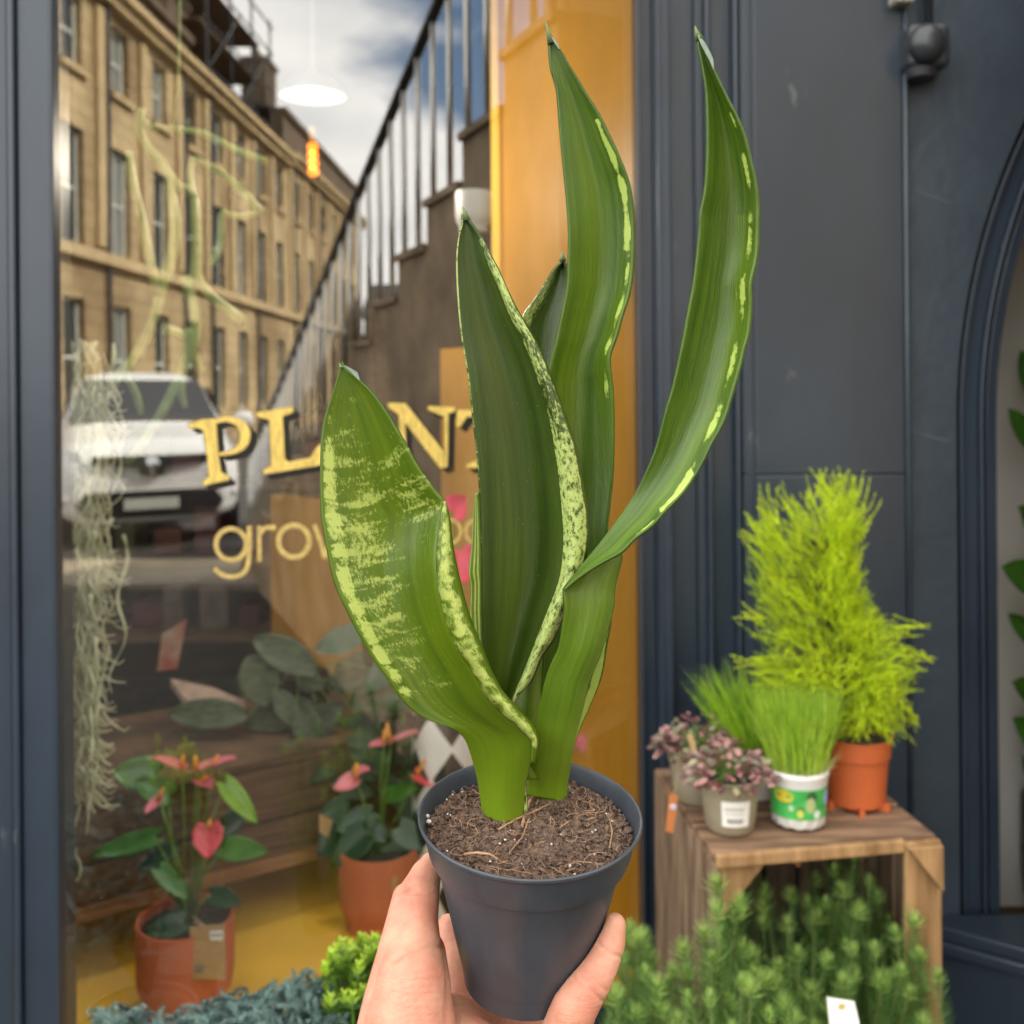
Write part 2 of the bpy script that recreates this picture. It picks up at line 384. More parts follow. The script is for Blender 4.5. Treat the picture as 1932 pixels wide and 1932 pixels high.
    tr = n('ShaderNodeBsdfTranslucent'); ms = n('ShaderNodeMixShader'); ms.inputs[0].default_value = thin; l(x5.outputs[2], tr.inputs['Color'])
    l(b.outputs[0], ms.inputs[1]); l(tr.outputs[0], ms.inputs[2]); l(ms.outputs[0], t.nodes['Material Output'].inputs['Surface'])
    return m
PALE = (0.50, 0.62, 0.17)
mA = leaf_mat('leaf_speckled', (0.155, 0.24, 0.008), (0.080, 0.150, 0.006), (0.56, 0.66, 0.17), 0.28)
mB = leaf_mat('leaf_deep_green', (0.058, 0.096, 0.009), (0.025, 0.052, 0.007), (0.46, 0.57, 0.17), 0.10, (9, 9), .28, (150, 60))
mC = leaf_mat('leaf_mid_green', (0.110, 0.195, 0.010), (0.042, 0.098, 0.007), (0.50, 0.64, 0.14), 0.18, (3, 26), .42, (110, 70))

def smooth(x, a, b):
    t = np.clip((x - a) / (b - a), 0, 1); return t * t * (3 - 2 * t)

def leaf(name, cols, depth, uc, m, flecks, young, nv=150, nu=26, thick=0.0016, label=None, length=1.0):
    """cols: picture outlines (tip to base) of the leaf's margins and creases, each with its own distance profile; a smooth
    surface is laid through them and given thickness"""
    C = []
    for c, d in zip(cols, depth):
        p = cr(c, nv); t = np.linspace(0, 1, nv)
        dd = np.interp(t, np.linspace(0, 1, len(d)), d)
        # soften the distance profile
        k = 9; dd = np.convolve(np.pad(dd, k, mode='edge'), np.ones(2*k+1) / (2*k+1), mode='valid')
        C.append(np.column_stack([p, dd]))
    C = np.array(C)                                  # cols x nv x 3
    V = []; U = []; 
    us = np.linspace(0, 1, nu)
    for i in range(nv):
        row = cr_u(C[:, i, :], uc, us)
        for j in range(nu): V.append(P(row[j, 0], row[j, 1], row[j, 2])); U.append((us[j], i / (nv - 1)))
    fs = [(i*nu+j, i*nu+j+1, (i+1)*nu+j+1, (i+1)*nu+j) for i in range(nv-1) for j in range(nu-1)]
    b = MB(); b.add(V, fs)
    o = b.build(name, m, snake, smooth=True)
    me = o.data
    uvl = me.uv_layers.new(name='UVMap')
    U = np.array(U); 
    li = np.zeros(len(me.loops), int); me.loops.foreach_get('vertex_index', li)
    uvl.data.foreach_set('uv', (U[li] * np.array([0.28, length])).astype(np.float32).ravel())
    fa = me.attributes.new('flecks', 'FLOAT', 'POINT'); ya = me.attributes.new('young', 'FLOAT', 'POINT')
    fa.data.foreach_set('value', np.array([flecks(u, v) for u, v in U], np.float32))
    ya.data.foreach_set('value', np.array([young(u, v) for u, v in U], np.float32))
    md = o.modifiers.new('thickness', 'SOLIDIFY'); md.thickness = thick; md.offset = 0
    if label: o['label'] = label
    return o
def cr_u(pts, uc, us):
    """non-uniform cubic through the columns at parameters uc"""
    n = len(uc); out = np.zeros((len(us), pts.shape[1]))
    m = np.zeros_like(pts)
    for i in range(n):
        if i == 0: m[i] = (pts[1] - pts[0]) / (uc[1] - uc[0])
        elif i == n - 1: m[i] = (pts[-1] - pts[-2]) / (uc[-1] - uc[-2])
        else: m[i] = (pts[i+1] - pts[i-1]) / (uc[i+1] - uc[i-1])
    for k, u in enumerate(us):
        i = min(n - 2, max(0, int(np.searchsorted(uc, u, side='right') - 1)))
        h = uc[i+1] - uc[i]; t = (u - uc[i]) / h
        out[k] = (2*t**3-3*t*t+1)*pts[i] + (t**3-2*t*t+t)*h*m[i] + (-2*t**3+3*t*t)*pts[i+1] + (t**3-t*t)*h*m[i+1]
    return out
def midline(a, b, w=0.5, n=40):
    A = cr(a, n); B = cr(b, n); return [tuple(A[i] * (1 - w) + B[i] * w) for i in range(n)]
def g(x, c, w): return math.exp(-((x - c) / w) ** 2)

# leaf A: the wide speckled one leaning left, its right margin folded forward in the lower half
A_L = [(643,683),(640,700),(627,743),(610,797),(605,865),(606,966),(617,1034),(633,1102),(657,1156),(681,1203),(705,1244),(732,1281),(752,1312),(782,1343),(820,1363),(855,1374),(877,1394),(891,1431),(901,1468),(909,1515),(916,1562)]
A_R = [(643,683),(654,698),(677,716),(705,743),(732,780),(762,831),(792,885),(818,922),(838,948),(833,985),(827,1025),(825,1068),(830,1119),(843,1169),(862,1217),(884,1254),(901,1281),(920,1312),(946,1343),(968,1363),(992,1384),(1004,1400),(1005,1420),(998,1448),(991,1481),(987,1522),(983,1562)]
A_M = midline(A_L, A_R)
dAb = soil_depth(945, 1540) 
leaf('leaf', [A_L, midline(A_L, A_R, .22), A_M, midline(A_L, A_R, .78), A_R],
     [[.538, .536, .532, .528, .532, .548, dAb], [.538, .540, .542, .538, .540, .548, dAb-.006], [.538, .543, .549, .545, .543, .546, dAb-.010], [.538, .541, .545, .540, .538, .542, dAb-.006], [.538, .536, .534, .528, .529, .540, dAb]],
     [0, .22, .5, .78, 1], mA,
     lambda u, v: max((0.55 * g(u, 0.09, 0.12) ** .5 - .14 * (1 - float(smooth(np.array(v), .05, .22)))) * (u < .24) * (v > 0.04) * (1 - smooth(np.array(v), .66, .74)), 0.475 * g(u, 0.36, 0.36) ** .14 * g(v, 0.38, 0.30) ** .16, 0.465 * g(u, 0.8, 0.36) ** .25 * g(v, .28, .17) ** .25) * (1 if u > 0.025 else .3),
     lambda u, v: 0.75 * float(smooth(np.array(v), .72, 1.0)), nv=190, nu=36, length=1.0, label='widest leaf, densely speckled, leaning left')
# its folded strip
S_O = [(838,946),(843,962),(848,983),(853,1027),(863,1078),(877,1136),(890,1176),(907,1217),(924,1261),(934,1281),(948,1306),(975,1336),(1002,1367),(1013,1390),(1013,1408),(1006,1440)]
S_I = [(838,946),(834,965),(828,1017),(825,1068),(830,1119),(843,1169),(860,1217),(884,1254),(901,1281),(918,1312),(945,1343),(968,1363),(990,1382),(1002,1394),(1004,1412),(1003,1436)]
leaf('leaf_fold', [S_I, midline(S_I, S_O), S_O], [[.5325, .527, .527, .533, .541], [.530, .524, .523, .529, .539], [.532, .531, .533, .538, .545]], [0, .5, 1], mA,
     lambda u, v: 0.45 + 0.08 * g(u, .5, .3) - 0.6 * (u > .93) - 0.5 * float(smooth(np.array(v), .93, 1)) - .2 * float(smooth(np.array(u), .8, .95)), lambda u, v: 0.0, nv=110, nu=9, length=.6)

# leaf B: tall centre leaf, flat dark face and a pale flared margin to the right
B_L = [(873,404),(871,425),(866,445),(862,480),(862,524),(865,575),(870,626),(875,660),(884,713),(891,780),(899,848),(903,899),(906,950),(908,1010),(909,1080),(910,1150),(912,1230),(916,1300),(925,1380),(950,1470),(965,1530)]
B_K = [(880,412),(887,422),(904,450),(921,497),(941,541),(961,592),(978,626),(985,640),(1002,679),(1019,730),(1033,780),(1043,831),(1051,882),(1056,933),(1060,983),(1061,1034),(1056,1085),(1046,1119),(1033,1152),(1016,1196),(1002,1234),(985,1278),(967,1328),(966,1400),(985,1470),(990,1530)]
B_R = [(881,410),(889,420),(907,445),(924,480),(938,505),(957,548),(977,588),(1004,632),(1019,662),(1036,703),(1053,747),(1070,797),(1087,848),(1100,916),(1109,966),(1110,1017),(1102,1065),(1085,1110),(1065,1160),(1046,1203),(1022,1237),(1003,1281),(978,1310),(968,1332),(968,1400),(988,1470),(994,1530)]
dBb = soil_depth(975, 1490)
leaf('leaf', [B_L, midline(B_L, B_K, .3), midline(B_L, B_K, .68), B_K, midline(B_K, B_R), B_R],
     [[.556, .557, .559, .562, .563, .566, .572], [.557, .562, .566, .570, .572, .574, .578], [.557, .563, .568, .573, .576, .574, .576], [.556, .557, .558, .560, .560, .564, .57], [.556, .553, .552, .553, .553, .560, .57], [.556, .556, .557, .559, .560, .564, .571]],
     [0, .28, .60, .84, .93, 1], mB,
     lambda u, v: (0.495 + .02 * float(smooth(np.array(v), .3, .6)) if u > .845 and v > .04 else 0.05) + (0.42 * g(u, 0.0, .022) if v < .55 else 0.2 * g(u, 0, .03)) - (.3 if u > .99 else 0) + 0.16 * g(v, .12, .1) * g(u, .1, .12),
     lambda u, v: 0.55 * float(smooth(np.array(v), .78, 1.0)) * (u < .84) + 0.10 * g(u, .35, .15) * float(smooth(np.array(v), .3, .7)), nv=200, nu=50, length=1.25, label='tall dark centre leaf with a pale flecked right margin')
# narrow striped margin rolled out on its left side
T_L = [(898,930),(895,966),(891,1034),(886,1078),(890,1105),(889,1156),(893,1200),(905,1240)]
T_R = [(903,930),(906,966),(909,1034),(910,1078),(911,1105),(911,1156),(912,1200),(914,1240)]
leaf('leaf_fold', [T_L, midline(T_L, T_R), T_R], [[.575, .576, .575], [.572, .572, .572], [.568, .568, .570]], [0, .5, 1], mA, lambda u, v: 0.30 + .45 * (math.sin(u * 19) > .45), lambda u, v: 0.4, nv=60, nu=14, length=.4)

# leaf C: tall upright leaf behind, curving right then left
C_L = [(1036,80),(1036,92),(1039,129),(1050,169),(1055,230),(1060,287),(1065,338),(1070,389),(1073,440),(1072,490),(1070,541),(1060,592),(1050,643),(1038,690),(1030,740),(1026,800),(1028,900),(1032,1000),(1030,1100),(1025,1200),(1020,1300),(1015,1400),(1012,1460)]
C_R = [(1040,78),(1056,91),(1073,122),(1090,149),(1110,183),(1131,216),(1151,257),(1171,301),(1188,348),(1196,406),(1197,457),(1195,507),(1188,555),(1175,595),(1164,635),(1153,665),(1151,689),(1156,730),(1158,780),(1158,848),(1156,899),(1151,950),(1146,1000),(1148,1070),(1152,1156),(1153,1176),(1145,1220),(1135,1279),(1112,1336),(1091,1383),(1078,1430),(1070,1460)]
dCb = soil_depth(1045, 1455)
leaf('leaf', [C_L, midline(C_L, C_R, .25), midline(C_L, C_R), midline(C_L, C_R, .75), C_R],
     [[.585, .588, .592, .595, .597, .597, dCb], [.586, .593, .600, .604, .604, .601, dCb], [.586, .595, .604, .608, .606, .602, dCb-.004], [.586, .591, .600, .604, .602, .599, dCb-.004], [.586, .584, .590, .593, .594, .594, dCb-.002]],
     [0, .25, .5, .75, 1], mC,
     lambda u, v: (0.55 * g(u, 0.925, .065) * (.88 + .18 * math.sin(v * 120)) + 0.30 * g(u, .86, .05) * (v < .3)) * (v > .12) * (v < .50 or v > .72) + 0.3 * g(u, 0.0, .015) + 0.36 * (u > .82) * (v > .76) - (.3 if u > .985 else 0) + .04,
     lambda u, v: 0.25 * g(u, .3, .25) * g(v, .4, .3) + 0.5 * float(smooth(np.array(v), .85, 1.0)), nv=200, nu=34, length=1.5, label='tall leaf at the back arching over to the right')

# leaf F: small dark one behind, and a dark sheath between the petioles
F_L = [(1062,484),(1060,494),(1046,507),(1026,538),(1006,568),(985,599),(975,640),(972,700),(975,800),(985,900)]
F_R = [(1063,484),(1066,496),(1071,506),(1078,540),(1080,590),(1078,640),(1070,700),(1060,800),(1050,900)]
leaf('leaf', [F_L, midline(F_L, F_R), F_R], [[.622, .620, .615], [.626, .628, .622], [.622, .620, .615]], [0, .5, 1], mB, lambda u, v: 0.12 * g(u, 0.10, .14) + .38, lambda u, v: 0, nv=80, nu=20, length=.5, label='small dark leaf half hidden behind the others')
G_L = [(990,1230),(985,1290),(978,1340),(975,1400),(985,1470)]
G_R = [(1020,1230),(1018,1290),(1015,1340),(1012,1400),(1015,1470)]
leaf('sheath', [G_L, midline(G_L, G_R), G_R], [[.585, .58], [.580, .577], [.585, .58]], [0, .5, 1], mB, lambda u, v: 0.0, lambda u, v: .35, nv=50, nu=10, length=.3)

# leaf D: the long arching leaf: a petiole that folds over at a sharp corner into the blade
D_L = [(1315,72),(1316,84),(1320,105),(1325,129),(1332,175),(1334,227),(1334,280),(1332,332),(1328,367),(1321,402),(1319,437),(1314,489),(1307,542),(1297,594),(1288,643),(1270,726),(1256,773),(1239,838),(1219,889),(1195,936),(1171,973),(1144,1010),(1117,1044),(1093,1075),(1073,1099),(1063,1113)]
D_R = [(1322,66),(1331,84),(1340,110),(1347,131),(1358,154),(1375,189),(1393,224),(1407,259),(1419,308),(1428,350),(1432,392),(1431,454),(1428,489),(1421,519),(1417,540),(1418,577),(1414,625),(1405,660),(1396,698),(1382,747),(1368,793),(1344,838),(1319,887),(1291,929),(1256,965),(1229,994),(1198,1017),(1175,1041),(1144,1058),(1110,1078),(1080,1100),(1064,1114)]
leaf('leaf', [D_L, midline(D_L, D_R, .25), midline(D_L, D_R), midline(D_L, D_R, .75), D_R],
     [[.536, .540, .546, .550, .555, .562, .548], [.536, .546, .553, .557, .559, .559, .547], [.536, .548, .556, .560, .560, .555, .546], [.536, .544, .552, .556, .556, .550, .545], [.536, .538, .542, .545, .548, .544, .545]],
     [0, .25, .5, .75, 1], mC,
     lambda u, v: (0.555 * g(u, .87, .10) * (v < .80) + 0.49 * g(u, .94, .06) * (v >= .72)) * (v > .13) * (.86 + .16 * (math.sin(v * 62) + .3 * math.sin(v * 31 + 1))) + .02 + 0.30 * g(u, .76, .02) * g(v, .42, .06) - (.3 if u > .985 else 0),
     lambda u, v: 0.18 * g(u, .72, .10) * (v > .3), nv=200, nu=34, length=1.5, label='long sickle leaf arching out to the right')
E_L = [(1116,1046),(1085,1085),(1066,1108),(1063,1117),(1065,1149),(1061,1183),(1053,1224),(1039,1254),(1029,1281),(1022,1310),(1014,1345),(1010,1380),(1006,1430),(998,1462),(996,1500)]
E_R = [(1160,1025),(1170,1040),(1174,1052),(1168,1075),(1160,1109),(1157,1146),(1144,1196),(1131,1237),(1117,1271),(1109,1290),(1100,1330),(1087,1380),(1080,1414),(1075,1448),(1070,1480),(1068,1512)]
dDb = soil_depth(1035, 1505)
leaf('petiole', [E_L, midline(E_L, E_R, .3), midline(E_L, E_R, .7), E_R],
     [[.556, .5485, .551, .556, .562, dDb], [.566, .5555, .5525, .555, .560, dDb-.007], [.568, .559, .555, .556, .560, dDb-.007], [.568, .566, .562, .562, .566, dDb]],
     [0, .3, .7, 1], mC, lambda u, v: .03 + .2 * g(u, 1, .02), lambda u, v: 0.15 + 0.6 * float(smooth(np.array(v), .6, 1.0)), nv=120, nu=26, length=.7)
# the sheath ring at its foot
H_1 = [(992,1428),(996,1460),(1001,1516)]; H_2 = [(1015,1446),(1017,1478),(1018,1524)]; H_3 = [(1038,1457),(1040,1487),(1040,1530)]; H_4 = [(1058,1470),(1060,1492),(1058,1530)]; H_5 = [(1071,1484),(1071,1496),(1068,1526)]
leaf('sheath', [H_1, H_2, H_3, H_4, H_5], [[dDb-.001, dDb-.001, dDb-.001], [dDb-.0075, dDb-.008, dDb-.009], [dDb-.0092, dDb-.010, dDb-.0115], [dDb-.008, dDb-.0085, dDb-.0095], [dDb-.001, dDb-.001, dDb-.002]], [0, .25, .5, .75, 1], mC, lambda u, v: 0.30 + .16 * v, lambda u, v: .12 + .5 * v, nv=30, nu=20, thick=.0008, length=.2)
# needle tips
m_tip = mat('tip_green', (0.10, 0.15, 0.05), rough=.5)
for pl, d in (([(643,683+10),(643,692),(641,684)], .538), ([(880,416),(877,400),(873,390)], .556), ([(1040,82),(1034,60),(1029,39)], .585), ([(1062,492),(1061,482),(1062,475)], .622), ([(1320,74),(1314,60),(1311,49)], .536)):
    tb = MB(); tb.tube([P(x, y, d) for x, y in pl], [0.0024, 0.0011, 0.0003], 6); tb.build('leaf_tip', m_tip, snake, smooth=True)
# glaucous undersides that show beside the tips and at the rolled margins
def ribbon(pl, wd, d):
    b = MB()
    A = [P(x, y, d) for x, y in pl]; B = [P(x + w, y, d) for (x, y), w in zip(pl, wd)]
    b.add(A + B, [(i, i+1, i+1+len(A), i+len(A)) for i in range(len(A)-1)])
    uo = b.build('leaf_underside', m_glauc, snake); md = uo.modifiers.new('thickness', 'SOLIDIFY'); md.thickness = .0008
m_glauc = mat('leaf_glaucous', (0.20, 0.27, 0.22), rough=.5, var=.2, scale=200)
ribbon( [(1316,66),(1321,80),(1330,98),(1338,112),(1346,130)], [3, 9, 10, 8, 1], .534)
ribbon([(1040,70),(1046,80),(1054,92)], [2, 5, 2], .583)
ribbon([(648,690),(662,702),(676,716)], [5, 12, 3], .535)

# ================================================================== the hand
m_skin, t, b = new_mat('skin')
n = t.nodes.new; l = t.links.new
tc = n('ShaderNodeTexCoord')
nz = n('ShaderNodeTexNoise'); nz.inputs['Scale'].default_value = 34; nz.inputs['Detail'].default_value = 9; nz.inputs['Roughness'].default_value = .68; l(tc.outputs['Object'], nz.inputs['Vector'])
r = n('ShaderNodeValToRGB'); e = r.color_ramp.elements; e[0].position = .32; e[0].color = (0.49, 0.175, 0.115, 1); e[1].position = .66; e[1].color = (0.61, 0.335, 0.235, 1)
l(nz.outputs['Fac'], r.inputs['Fac']); l(r.outputs['Color'], b.inputs['Base Color'])
b.inputs['Roughness'].default_value = 0.48; b.inputs['Specular IOR Level'].default_value = 0.4
b.inputs['Subsurface Weight'].default_value = 0.35; b.inputs['Subsurface Radius'].default_value = (0.010, 0.0035, 0.002); b.inputs['Subsurface Scale'].default_value = 0.6
# palm creases: warped waves + fine pores
mpn = n('ShaderNodeMapping'); mpn.inputs['Rotation'].default_value = (0, R(25), 0); mpn.inputs['Scale'].default_value = (60, 60, 260)
l(tc.outputs['Object'], mpn.inputs['Vector'])
n2 = n('ShaderNodeTexNoise'); n2.inputs['Scale'].default_value = 1.0; n2.inputs['Detail'].default_value = 6; n2.inputs['Distortion'].default_value = 1.2; l(mpn.outputs[0], n2.inputs['Vector'])
n3 = n('ShaderNodeTexVoronoi'); n3.inputs['Scale'].default_value = 1100; l(tc.outputs['Object'], n3.inputs['Vector'])
am = n('ShaderNodeMath'); am.operation = 'MULTIPLY_ADD'; am.inputs[1].default_value = 0.12; l(n3.outputs['Distance'], am.inputs[0]); l(n2.outputs['Fac'], am.inputs[2])
bp = n('ShaderNodeBump'); bp.inputs['Strength'].default_value = 0.75; bp.inputs['Distance'].default_value = 0.0009; l(am.outputs[0], bp.inputs['Height']); l(bp.outputs[0], b.inputs['Normal'])

def capsule_chain(b, pts):
    """overlapping spheres and tapered tubes along (px, py, depth, radius in px)"""
    Q = [(P(x, y, d), r * d / F) for x, y, d, r in pts]
    for (p, r) in Q: b.sphere(p, r, 20, 14)
    for (p, r), (q, s) in zip(Q, Q[1:]): b.tube([p, q], [r, s], 20)
hb = MB()
# thumb side: from the heel of the hand up along the left of the pot, tip behind the band
capsule_chain(hb, [(812,1628,.585,20), (803,1652,.578,30), (790,1690,.566,40), (785,1735,.556,42), (782,1790,.545,52), (776,1850,.532,66), (766,1930,.524,78), (765,2010,.52,90)])
capsule_chain(hb, [(800,1800,.552,42), (800,1860,.540,52), (790,1930,.53,70)])
capsule_chain(hb, [(762,1690,.560,22), (752,1750,.552,28), (742,1815,.542,36), (726,1890,.532,42), (715,1960,.526,48)])
# finger seen between thumb and pot, wrapping behind
capsule_chain(hb, [(845,1745,.62,20), (850,1790,.615,30), (850,1850,.60,36), (860,1920,.585,44)])
# the palm under the pot
capsule_chain(hb, [(800,1930,.560,60), (870,1935,.575,48), (940,1952,.588,48), (1010,1972,.592,48), (1065,1985,.588,50)])
capsule_chain(hb, [(780,2040,.535,95), (880,2050,.56,95), (980,2060,.575,90), (1070,2050,.58,70)])
# little finger coming up on the right and its knuckles
capsule_chain(hb, [(1160,1745,.548,22), (1152,1775,.546,29), (1137,1812,.542,33), (1121,1842,.538,36.5), (1102,1872,.534,39.5), (1083,1904,.532,43), (1068,1945,.538,47), (1055,1990,.555,50), (1040,2050,.58,56)])
# hidden fingers round the back of the pot
capsule_chain(hb, [(900,1990,.62,44), (905,1900,.645,34), (935,1830,.66,30), (985,1800,.665,27), (1030,1795,.66,22)])
capsule_chain(hb, [(960,2000,.62,44), (1010,1930,.645,34), (1050,1880,.652,30), (1085,1850,.65,27), (1105,1830,.64,22)])
capsule_chain(hb, [(1020,2010,.61,42), (1060,1960,.63,33), (1095,1900,.63,29), (1110,1870,.625,25)])
# wrist and forearm going down towards the photographer
capsule_chain(hb, [(850,2060,.545,140), (820,2200,.50,135), (780,2400,.44,135), (740,2700,.37,150)])
hand = hb.build('person', m_skin)
rm = hand.modifiers.new('skin', 'REMESH'); rm.mode = 'VOXEL'; rm.voxel_size = 0.0011; rm.use_smooth_shade = True
sm = hand.modifiers.new('soft', 'SMOOTH'); sm.factor = 0.5; sm.iterations = 14
dg = bpy.context.evaluated_depsgraph_get(); me = bpy.data.meshes.new_from_object(hand.evaluated_get(dg))
hand.modifiers.clear(); old = hand.data; hand.data = me; bpy.data.meshes.remove(old); me.name = 'person'
# flexion folds pressed into the skin, and the flesh pushed back where the pot touches it
co = np.zeros(len(me.vertices) * 3, np.float32); me.vertices.foreach_get('co', co); co = co.reshape(-1, 3)
no = np.zeros(len(me.vertices) * 3, np.float32); me.vertices.foreach_get('normal', no); no = no.reshape(-1, 3)
def crease(pl, depth, width, d):
    global co
    A = np.array([tuple(P(x, y, d)) for x, y in pl]); A = np.vstack([np.linspace(A[i], A[i+1], 14) for i in range(len(A)-1)])
    AX_ = A - np.array(CAM); AX_ /= AX_[:, 1:2]
    V_ = co - np.array(CAM); dep = V_[:, 1].copy(); V_ = V_ / np.maximum(V_[:, 1:2], .05)
    dd = np.full(len(co), 9.0)
    for a in AX_: dd = np.minimum(dd, np.hypot(V_[:, 0] - a[0], V_[:, 2] - a[2]))
    dd *= F
    w = np.exp(-(dd / width) ** 2) * (dep < d + .025) * (no[:, 1] < 0.1)
    co = co - no * (w * depth)[:, None]
crease([(1128,1778),(1150,1800),(1172,1806)], .0009, 3.2, .55)
crease([(1082,1842),(1108,1862),(1136,1888)], .0011, 3.5, .55)
crease([(1095,1838),(1120,1852),(1143,1868)], .0005, 3.0, .55)
crease([(742,1812),(775,1790),(815,1783),(835,1786)], .0012, 5, .54)
crease([(750,1690),(780,1682),(815,1690)], .0006, 4, .56)
crease([(862,1853),(866,1890),(862,1930)], .0016, 4.5, .53)
for k in range(7): crease([(735 + 4*k, 1850 + 12*k), (775, 1838 + 13*k), (830, 1832 + 14*k)], .0003, 2.2, .53)
IM = np.array(POTM.inverted()); q = np.c_[co, np.ones(len(co))] @ IM.T
rr = np.hypot(q[:, 0], q[:, 1]); zz = q[:, 2]
prz = [-.0978, -.0861, -.038, -.0235, -.0212, 0]; prr = [.0352, .0366, .0482, .0518, .0549, .0612]
pr = np.interp(zz, prz, prr) + .0004
ins = (rr < pr) & (zz > -.0978) & (zz < .004) & (rr > .015)
q2 = q.copy(); q2[ins, 0] *= pr[ins] / rr[ins]; q2[ins, 1] *= pr[ins] / rr[ins]
low = (rr <= pr) & (zz > -.0984) & (zz < -.080) & ~ins; q2[low, 2] = -.0984
co = (q2 @ np.array(POTM).T)[:, :3]
me.vertices.foreach_set('co', co.astype(np.float32).ravel()); me.update()
me.polygons.foreach_set('use_smooth', [True] * len(me.polygons))
tag(hand, "person's bare left hand and forearm, palm towards us, gripping the dark grey plant pot", 'person')

# ================================================================== ground
def quad(name, x0, x1, y0, y1, z, m, kind='structure'):
    b = MB(); b.add([(x0, y0, z), (x1, y0, z), (x1, y1, z), (x0, y1, z)], [(0, 1, 2, 3)])
    o = b.build(name, m); tag(o, kind=kind); return o
m_asph = mat('asphalt', (0.052, 0.050, 0.048), rough=.9, var=.35, scale=18, bump=.4, bscale=160)
quad('ground', -400, 400, -400, 400, -0.02, m_asph)

# ================================================================== shop front
m_slate = mat('slate_paint', (0.024, 0.036, 0.054), rough=.30, var=.14, scale=5, stretch=(1, 1, .5), bump=.28, bscale=26, spec=.5, bdist=.0022)
m_slate2 = mat('slate_paint_stone', (0.036, 0.050, 0.066), rough=.36, var=.16, scale=4, bump=.5, bscale=38, spec=.5, bdist=.003)
m_stone_w = mat('upper_stone', (0.30, 0.24, 0.16), rough=.9, var=.2, scale=3)
def X(px, d): return P(px, 966, d).x
shop = empty('shop_building', (0.9, 2.3, 0), 'slate grey painted plant shop with a splayed gold lettered window and an arched window', 'shop')
# unseen upper mass, added and sized to keep the sun off the shop front
b = MB(); b.box((-9, 2.25, 3.3), (9, 9.0, 6.1)); b.build('sun_block_wall', m_stone_w, shop)
wear(m_slate); wear(m_slate2, thr=.69)
# left post
dl = 1.46; xl = X(104, dl)
b = MB()
b.box((-3.5, dl + .035, 0), (X(20, dl), dl + .075, 3.25))
b.box((X(20, dl) + .0005, dl - .002, 0), (X(33, dl), dl + .058, 3.25))
b.box((X(35, dl), dl + .006, 0), (X(98, dl), dl + .05, 3.25))
b.box((X(-22, dl), dl + .012, 0), (X(12, dl), dl + .032, 3.25))
b.box((X(98, dl) + .0004, dl + .002, 0), (xl, dl + .06, 3.25))
b.tube([(X(16, dl), dl + .030, 0), (X(16, dl), dl + .030, 3.25)], .006, 10)
o = b.build('window_post', m_slate, shop); bevel(o, .0022)
# jamb mouldings right of the glass and the flat pilaster
dj = 2.06
gR = glass_pt(1206, 900)
b = MB()
def strip(x0, x1, y, z0=0.0, z1=3.25, th=.2): b.box((x0, y, z0), (x1, y + th, z1))
strip(X(1206, dj) , X(1213, dj), dj - .006)
strip(X(1213, dj) + .0004, X(1238, dj), dj + .018)
strip(X(1238, dj) + .0004, X(1246, dj), dj - .010)
strip(X(1246, dj) + .0004, X(1262, dj), dj - .022)
strip(X(1262, dj) + .0004, X(1271, dj), dj - .008)
strip(X(1271, dj) + .0004, X(1318, dj), dj + .022)
strip(X(1318, dj) + .0004, X(1334, dj), dj + .006)
strip(X(1334, dj) + .0004, X(1346, dj), dj - .006)
strip(X(1346, dj) + .0004, X(1386, dj), dj + .014)
strip(X(1386, dj) + .0004, X(1398, dj), dj - .014)
for px, r_, yy in ((1246, .005, -.020), (1262, .004, -.022), (1340, .006, -.006), (1392, .006, -.014)):
    b.tube([(X(px, dj), dj + yy, 0), (X(px, dj), dj + yy, 3.25)], r_, 10)
o = b.build('window_jamb', m_slate, shop); bevel(o, .0018)
b = MB()
zj = P(1500, 893, dj).z; zj2 = P(1500, 1216, dj).z
strip(X(1398, dj) + .0004, X(1418, dj), dj - .026, 0, zj - .0006)
strip(X(1398, dj) + .0004, X(1418, dj), dj - .026, zj + .0004, 3.25)
strip(X(1418, dj) + .0004, X(1696, dj), dj - .038, 0, zj2 - .0006)
strip(X(1418, dj) + .0004, X(1696, dj), dj - .038, zj2 + .0004, zj - .0006)
strip(X(1418, dj) + .0004, X(1696, dj), dj - .038, zj + .0004, 3.25)
strip(X(1404, dj), X(1694, dj), dj - .030, .01, 3.24, .19)
o = b.build('pilaster', m_slate, shop); bevel(o, .003)
b = MB(); b.tube([(X(1702, dj), dj - .034, 0), (X(1702, dj), dj - .034, 3.25)], .0055, 12)
o = b.build('corner_bead', m_slate2, shop, smooth=True)

# arched wall to the right: a wall sheet with a segmental opening and three concentric mouldings
d_a = 2.06; U = d_a / F
def arch_path(off, n=40):
    """vertical up to the springing then round; off = px inside (to the right of) the outer groove"""
    pts = []
    Rr = (1292 - off)
    zc = P(1797, 800, d_a).z; xc = P(3089, 800, d_a).x
    pts.append((xc - Rr * U, .0)); 
    for k in range(6): pts.append((xc - Rr * U, zc * (k + 1) / 6))
    for k in range(1, n + 1):
        a = (PI / 2) * k / n
        pts.append((xc - Rr * U * math.cos(a), zc + Rr * U * math.sin(a)))
    return pts
def sweep(b, off0, off1, y0, y1):
    A = arch_path(off0); B_ = arch_path(off1); n = len(A)
    vs = [(x, y0, z) for x, z in A] + [(x, y0, z) for x, z in B_] + [(x, y1, z) for x, z in A] + [(x, y1, z) for x, z in B_]
    fs = []
    for i in range(n - 1):
        fs += [(i, i+n, i+n+1, i+1), (i+2*n, i+2*n+1, i+3*n+1, i+3*n), (i, i+1, i+1+2*n, i+2*n), (i+n, i+3*n, i+3*n+1, i+n+1)]
    b.add(vs, fs)
b = MB()
A = arch_path(0); top = 3.25; x0 = X(1709, d_a)
